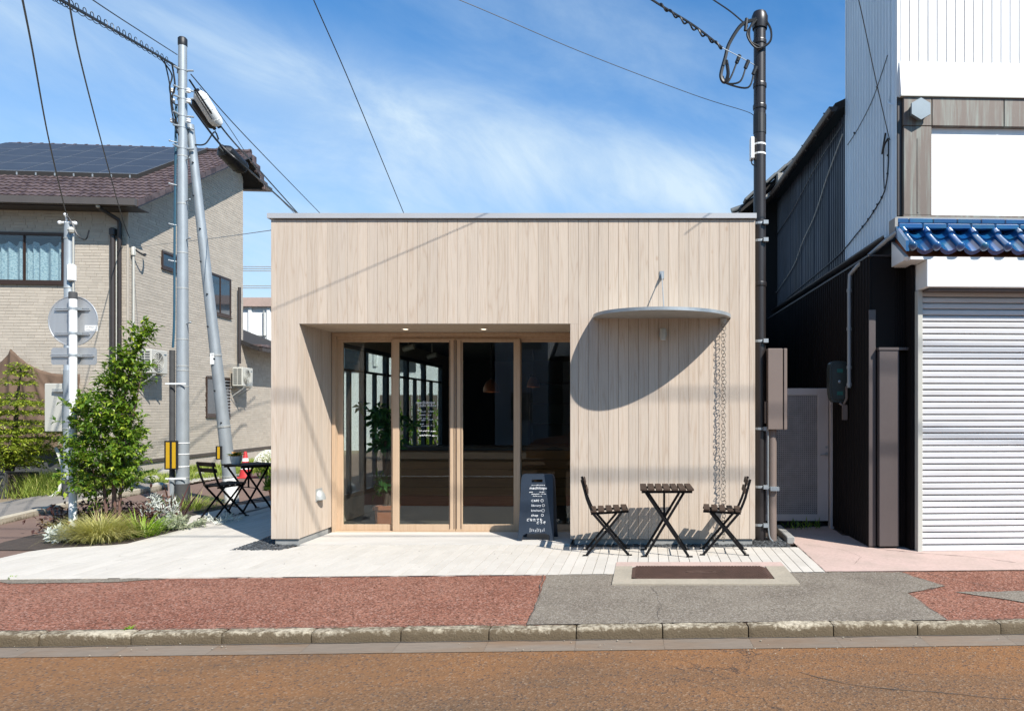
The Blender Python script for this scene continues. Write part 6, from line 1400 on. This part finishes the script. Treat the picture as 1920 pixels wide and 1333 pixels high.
def blades(spots, L, wd, lean, seg=4, droop=1.0):
    """blades that leave the ground at an angle and arch over; lean and droop are in radians"""
    mb = MB(); v, f = mb.v, mb.f
    for b, out in spots:
        l = L*random.uniform(.6, 1.1); o = Vector((out.x, out.y, 0)); o = o.normalized() if o.length > 1e-4 else Vector((1, 0, 0)); sd_ = Vector((-o.y, o.x, 0))
        th0 = lean*random.uniform(.3, 1.3); dr = droop*random.uniform(.6, 1.3); i0 = len(v); p = Vector(b)
        for k in range(seg+1):
            u = k/seg; w_ = wd*(1-u)**.7*.5; v.append(p+sd_*w_); v.append(p-sd_*w_)
            th = min(th0+dr*(u+.5/seg), 2.5); p = p+(o*math.sin(th)+Vector((0, 0, math.cos(th))))*(l/seg)
        for k in range(seg): a = i0+2*k; f.append((a, a+1, a+3, a+2))
    return mb
gc = Vector((-6.36, 8.26, 0))
sp_ = []
for k in range(2600):
    a = random.random()*2*math.pi; r = abs(random.gauss(0, .11)); q = Vector((r*math.cos(a)*1.1, r*math.sin(a)*.8, 0)); o = q+rv(.05)
    sp_.append((gc+q, o))
og = thing('sedge_clump', 'arching golden green ornamental grass clump at the front of the planting bed', 'ornamental grass', gc)
blades(sp_, .46, .0065, .62, 6, 1.25).build('foliage', M['grass_gold'], og, fix=False)
def blade_plant(name, label, cat, c_, n, spread, L, wd, lean, m, droop=1.0):
    c_ = Vector(c_); t = thing(name, label, cat, c_)
    sp_ = []
    for k in range(n):
        q = Vector((random.gauss(0, spread), random.gauss(0, spread), 0)); sp_.append((c_+q, q+rv(.05)))
    blades(sp_, L, wd, lean, 4, droop).build('foliage', M[m], t, fix=False); return t
blade_plant('daylily', 'bright lime green strappy plant beside the golden grass clump', 'plant', (-6.12, 8.62, 0), 110, .09, .38, .020, .5, 'lime_blade')
blade_plant('cordyline', 'reddish brown sword leaved plant between the silver plant and the utility pole', 'plant', (-6.52, 9.75, 0), 16, .07, .62, .040, .42, 'wine', .3)
blade_plant('grass_tuft', 'weedy green grass tuft at the foot of the utility pole', 'grass tuft', (-7.1, 11.0, 0), 420, .22, .30, .008, .5, 'grass')
blade_plant('grass_tuft', 'pale green grass tuft growing in the black garden ring', 'grass tuft', (-11.5, 11.9, .05), 240, .14, .34, .010, .4, 'sage')
blade_plant('grass_tuft', 'tiny weed growing out of the joint behind the kerb', 'weed', K((-4.05+.45, -.004, 0)), 16, .012, .05, .012, .8, 'lime_blade')
blade_plant('grass_tuft', 'small weed at the left front corner of the white paving', 'weed', G(20, 1085), 14, .02, .05, .010, .8, 'lime_blade')
def silver(name, label, c_, n, hgt, spread, m, wd=.016):
    c_ = Vector(c_); t = thing(name, label, 'plant', c_); it = []; tws = []
    for k in range(n):
        a = random.random()*6.28; r = spread*math.sqrt(random.random()); b_ = c_+Vector((r*.4*math.cos(a), r*.4*math.sin(a), 0)); e_ = c_+Vector((r*math.cos(a), r*math.sin(a), hgt*random.uniform(.45, 1.05)*(1-.45*r/spread)))
        tws.append(([b_, b_.lerp(e_, .5)+Vector((0, 0, .03)), e_], [.005, .004, .003]))
        for j in range(15):
            u = random.uniform(.25, 1.05); p = b_.lerp(e_, u)+Vector((0, 0, .03*u)); d = (e_-b_).normalized()*.6+rv(.9); it.append((p, d, rv(), random.uniform(.05, .10), wd))
    tube_part('stems', m, tws, t, 4); leaf_quads(it).build('foliage', M[m], t, fix=False); return t
silver('silver_plant', 'tall silvery white leaved plant at the back of the bed by the paving', (-6.42, 9.38, 0), 34, .46, .21, 'silver')
silver('silver_plant', 'low grey green spreading plant spilling over the paving edge', (-5.98, 9.12, 0), 36, .14, .26, 'sage', .018)
silver('silver_plant', 'small whitish plant beside the foot of the white sign post', (-6.78, 8.20, 0), 16, .15, .12, 'silver', .03)
silver('silver_plant', 'thin whitish sprig reaching over the shaded terrace paving', (-5.72, 9.5, 0), 9, .10, .28, 'silver', .012)
wr = thing('wine_shrub', 'low dark wine red shrub around the foot of the leafy tree', 'shrub', (-7.0, 9.35, 0)); it = []
for k in range(1500):
    c_ = Vector((random.uniform(-7.65, -6.3), 9.2+random.gauss(0, .22), abs(random.gauss(.10, .10)))); it.append((c_, rv()+Vector((0, 0, .3)), rv()+Vector((0, 0, 1)), random.uniform(.05, .10), .034))
leaf_quads(it).build('foliage', M['wine'], wr, fix=False)
# weeds of the house lot
sp_ = []
def dens(x, y): return mn.noise(Vector((x*.9, y*.9, 3)))+.36
for k in range(52000):
    x_, y_ = (random.uniform(-11.9, -8.8), random.uniform(14.2, 21)) if k % 3 else (random.uniform(-13.4, -10.1), random.uniform(12.2, 15.9))
    t_ = (y_-11.3)/9
    xr = (-10.15 if y_ < 14.4 else -9.6)
    if x_ > xr or (x_+11.7)*.996 < 0 and y_ > 15.8+ (x_+11.7)*.087: continue
    if random.random() > dens(x_, y_)*1.6: continue
    if (x_+11.3)**2+(y_-12.6)**2 < .2: continue
    sp_.append((Vector((x_, y_, -.015)), rv()))
blades(sp_, .26, .014, .5, 3).build('weeds', M['grass'], fix=False, kind='stuff')
sp_ = [(Vector((random.gauss(-10.85, .30), random.gauss(12.95, .3), .03)), rv()) for k in range(2600)]
o = blades(sp_, .46, .011, .3, 4, .7); o.build('tall_grass', M['grass'], loc=(-10.85, 12.95, 0), fix=False, label='tall yellow green grass before the brick house, right of the dark planter', cat='tall grass')
for k, (px_, py_, r_, lab) in enumerate(((319, 896, .27, 'big pale rock in the weeds left of the utility pole'), (285, 905, .16, 'pale rock low in the weeds behind the leafy tree'), (298, 915, .12, 'smaller pale rock beside the reddish lane edge'), (375, 893, .12, 'small pale rock in the weeds right of the utility pole'))):
    q = G(px_, py_, 0); mb = MB(); mb.ball(q+Vector((0, 0, r_*.25)), r_, 12, (1.1, .9, .72), .16); mb.build('rock', M['rock'], loc=q, smooth=True, ang=25, label=lab, cat='rock', group='pale rocks in the weeds')
pebbles('rubble', [((-10.6, 14.6), (-9.7, 15.6)), ((-10.2, 14.8), (-9.6, 17))], n=500, r=(.02, .06), m='rock')
cable([U(104, 840, 12.6), U(112, 858, 12.5), U(118, 885, 12.4), U(112, 915, 12.3), U(98, 930, 12.2), U(70, 940, 12.0), U(48, 938, 12.0)], .028, 'cream', 'drain_hose', label='white flexible hose curving down beside the service mast into the grass', cat='hose')
# dry leaves and grit scattered on the paving
it = []
for k in range(26):
    q = Vector((random.uniform(-5.5, 1.4), random.uniform(6.7, 7.9), .0125)); it.append((q, Vector((random.uniform(-1, 1), random.uniform(-1, 1), .1)), Vector((0, 0, 1)), random.uniform(.012, .028), .012))
leaf_quads(it, .1).build('dry_leaves', M['wine'], fix=False, kind='stuff')
# ================================================================== ACROSS THE STREET (seen only in the door glass, and shading the street side sky)
oh = thing('opposite_house', 'white ribbed house with a dark tiled lean-to across the street, reflected in the doors', 'house', (-4, -13, 0))
M['dim_white'] = mat('aged white siding', (.5, .5, .52), .7, .08, 2, (1, 1, .3), fine=.1)
mb = MB(); mb.box((-6.7, -20, 0), (-4.4, -13.5, 7.6)); mb.build('wall', M['dim_white'], oh)
for k in range(14): mb = MB(); mb.box((-6.65+k*.157, -13.5, .4), (-6.59+k*.157, -13.46, 7.5)); mb.build('siding_rib', M['dim_white'], oh)
for x_, z_ in ((-5.6, 4.2), (-6.0, 1.1)): mb = MB(); mb.box((x_, -13.47, z_), (x_+.9, -13.44, z_+1.2)); mb.build('window', M['window_glass'], oh)
for nm, x0_, x1_, zt_, m_ in (('dark_house', -3.8, 3.2, 4.0, 'brown_box'), ('grey_house', -17, -6.9, 5.2, 'void'), ('beige_house', 3.6, 14, 5.4, 'siding')):
    dh = thing(nm, {'dark_house': 'low brown house with a blue grey tiled roof across the street, reflected in the glass', 'grey_house': 'dark boarded house across the street at the left of the white one', 'beige_house': 'beige house across the street at the far right'}[nm], 'house', ((x0_+x1_)/2, -14, 0))
    mb = MB(); mb.box((x0_, -22, 0), (x1_, -14, zt_)); mb.build('wall', M[m_], dh)
    mb = MB(); mb.ext([(x0_-.3, -13.4, zt_-.1), (x0_-.3, -18, zt_+1.9), (x0_-.3, -22.6, zt_-.1)], (x1_-x0_+.6, 0, 0)); mb.build('roof', M['grey_tile'], dh)
    for k in range(int((x1_-x0_)/.3)): mb = MB(); mb.bar((x0_+k*.3, -13.4, zt_-.08), (x0_+k*.3, -17.9, zt_+1.88), .08, .08, side=(1, 0, 0)); mb.build('roof_roll', M['grey_tile'], dh)
ot = thing('street_tree', 'dark evergreen tree across the street, reflected in the rightmost glass', 'tree', (-2.2, -11.5, 0)); it = []
for k in range(2600): 
    d = rv(); it.append((Vector((-2.0, -11.5, 2.9))+Vector((d.x*1.2, d.y*1.0, d.z*1.7)), rv(), rv(), .2, .09))
tube_part('trunk', 'bark', [([(-2.0, -11.5, 0), (-2.0, -11.5, 2.6)], [.11, .06])], ot); leaf_quads(it).build('crown', M['leaf'], ot, fix=False)
# parked car: body from a side outline, rounded by narrowing the cabin
cx0, cy0 = -3.35, -2.6
cr_ = thing('parked_car', 'burnt orange hatchback parked across the street, reflected in the glass door', 'car', (cx0+2, cy0, 0))
low = [(0, .32), (.02, .62), (.25, .80), (1.1, .92), (3.75, .95), (3.95, .85), (4.0, .5), (3.98, .28)]
mb = MB(); rows = []
for y_, k in ((-.84, .93), (-.80, 1.0), (.80, 1.0), (.84, .93)): rows.append([mb.p(cx0+x_, cy0+y_, ZR+z_*k) for x_, z_ in low])
for A, B in zip(rows, rows[1:]):
    for k in range(len(low)): k2 = (k+1) % len(low); mb.f.append((A[k], A[k2], B[k2], B[k]))
mb.f.append(tuple(rows[0])); mb.f.append(tuple(reversed(rows[-1]))); mb.build('body', M['car'], cr_, smooth=True)
cab = [(1.0, .91), (1.75, 1.42), (2.3, 1.50), (3.1, 1.47), (3.7, 1.15), (3.8, .94)]
mb = MB(); rows = []
for y_, k in ((-.70, 0), (-.56, 1), (.56, 1), (.70, 0)): rows.append([mb.p(cx0+x_, cy0+(y_ if z_ < .96 else y_), ZR+(z_ if k else (.93+(z_-.93)*.9))) for x_, z_ in cab])
for A, B in zip(rows, rows[1:]):
    for k in range(len(cab)): k2 = (k+1) % len(cab); mb.f.append((A[k], A[k2], B[k2], B[k]))
mb.f.append(tuple(rows[0])); mb.f.append(tuple(reversed(rows[-1]))); mb.build('cabin', M['car'], cr_, smooth=True)
for y_ in (-.715, .70):
    for a, b, c_, d_ in (((1.25, .97), (1.78, 1.36), (2.35, 1.42), (2.35, .98)), ((2.45, .98), (2.45, 1.42), (3.05, 1.39), (3.5, 1.0))):
        mb = MB(); mb.ext([(cx0+q[0], cy0+y_, ZR+q[1]) for q in (a, b, c_, d_)], (0, .015, 0)); mb.build('side_window', M['window_glass'], cr_)
for x_ in (.78, 3.2):
    for y_ in (-.86, .70): mb = MB(); mb.tube([(cx0+x_, cy0+y_, ZR+.31), (cx0+x_, cy0+y_+.16, ZR+.31)], .31, 24); mb.build('wheel', M['rubber'], cr_)
# white lane line of the road, seen in the glass
mb = MB(K); mb.poly([(-12, -4.6, ZR+.004), (-2.2, -4.6, ZR+.004), (-2.2, -4.45, ZR+.004), (-12, -4.45, ZR+.004)]); mb.build('lane_line', M['white'], fix=False, kind='structure')
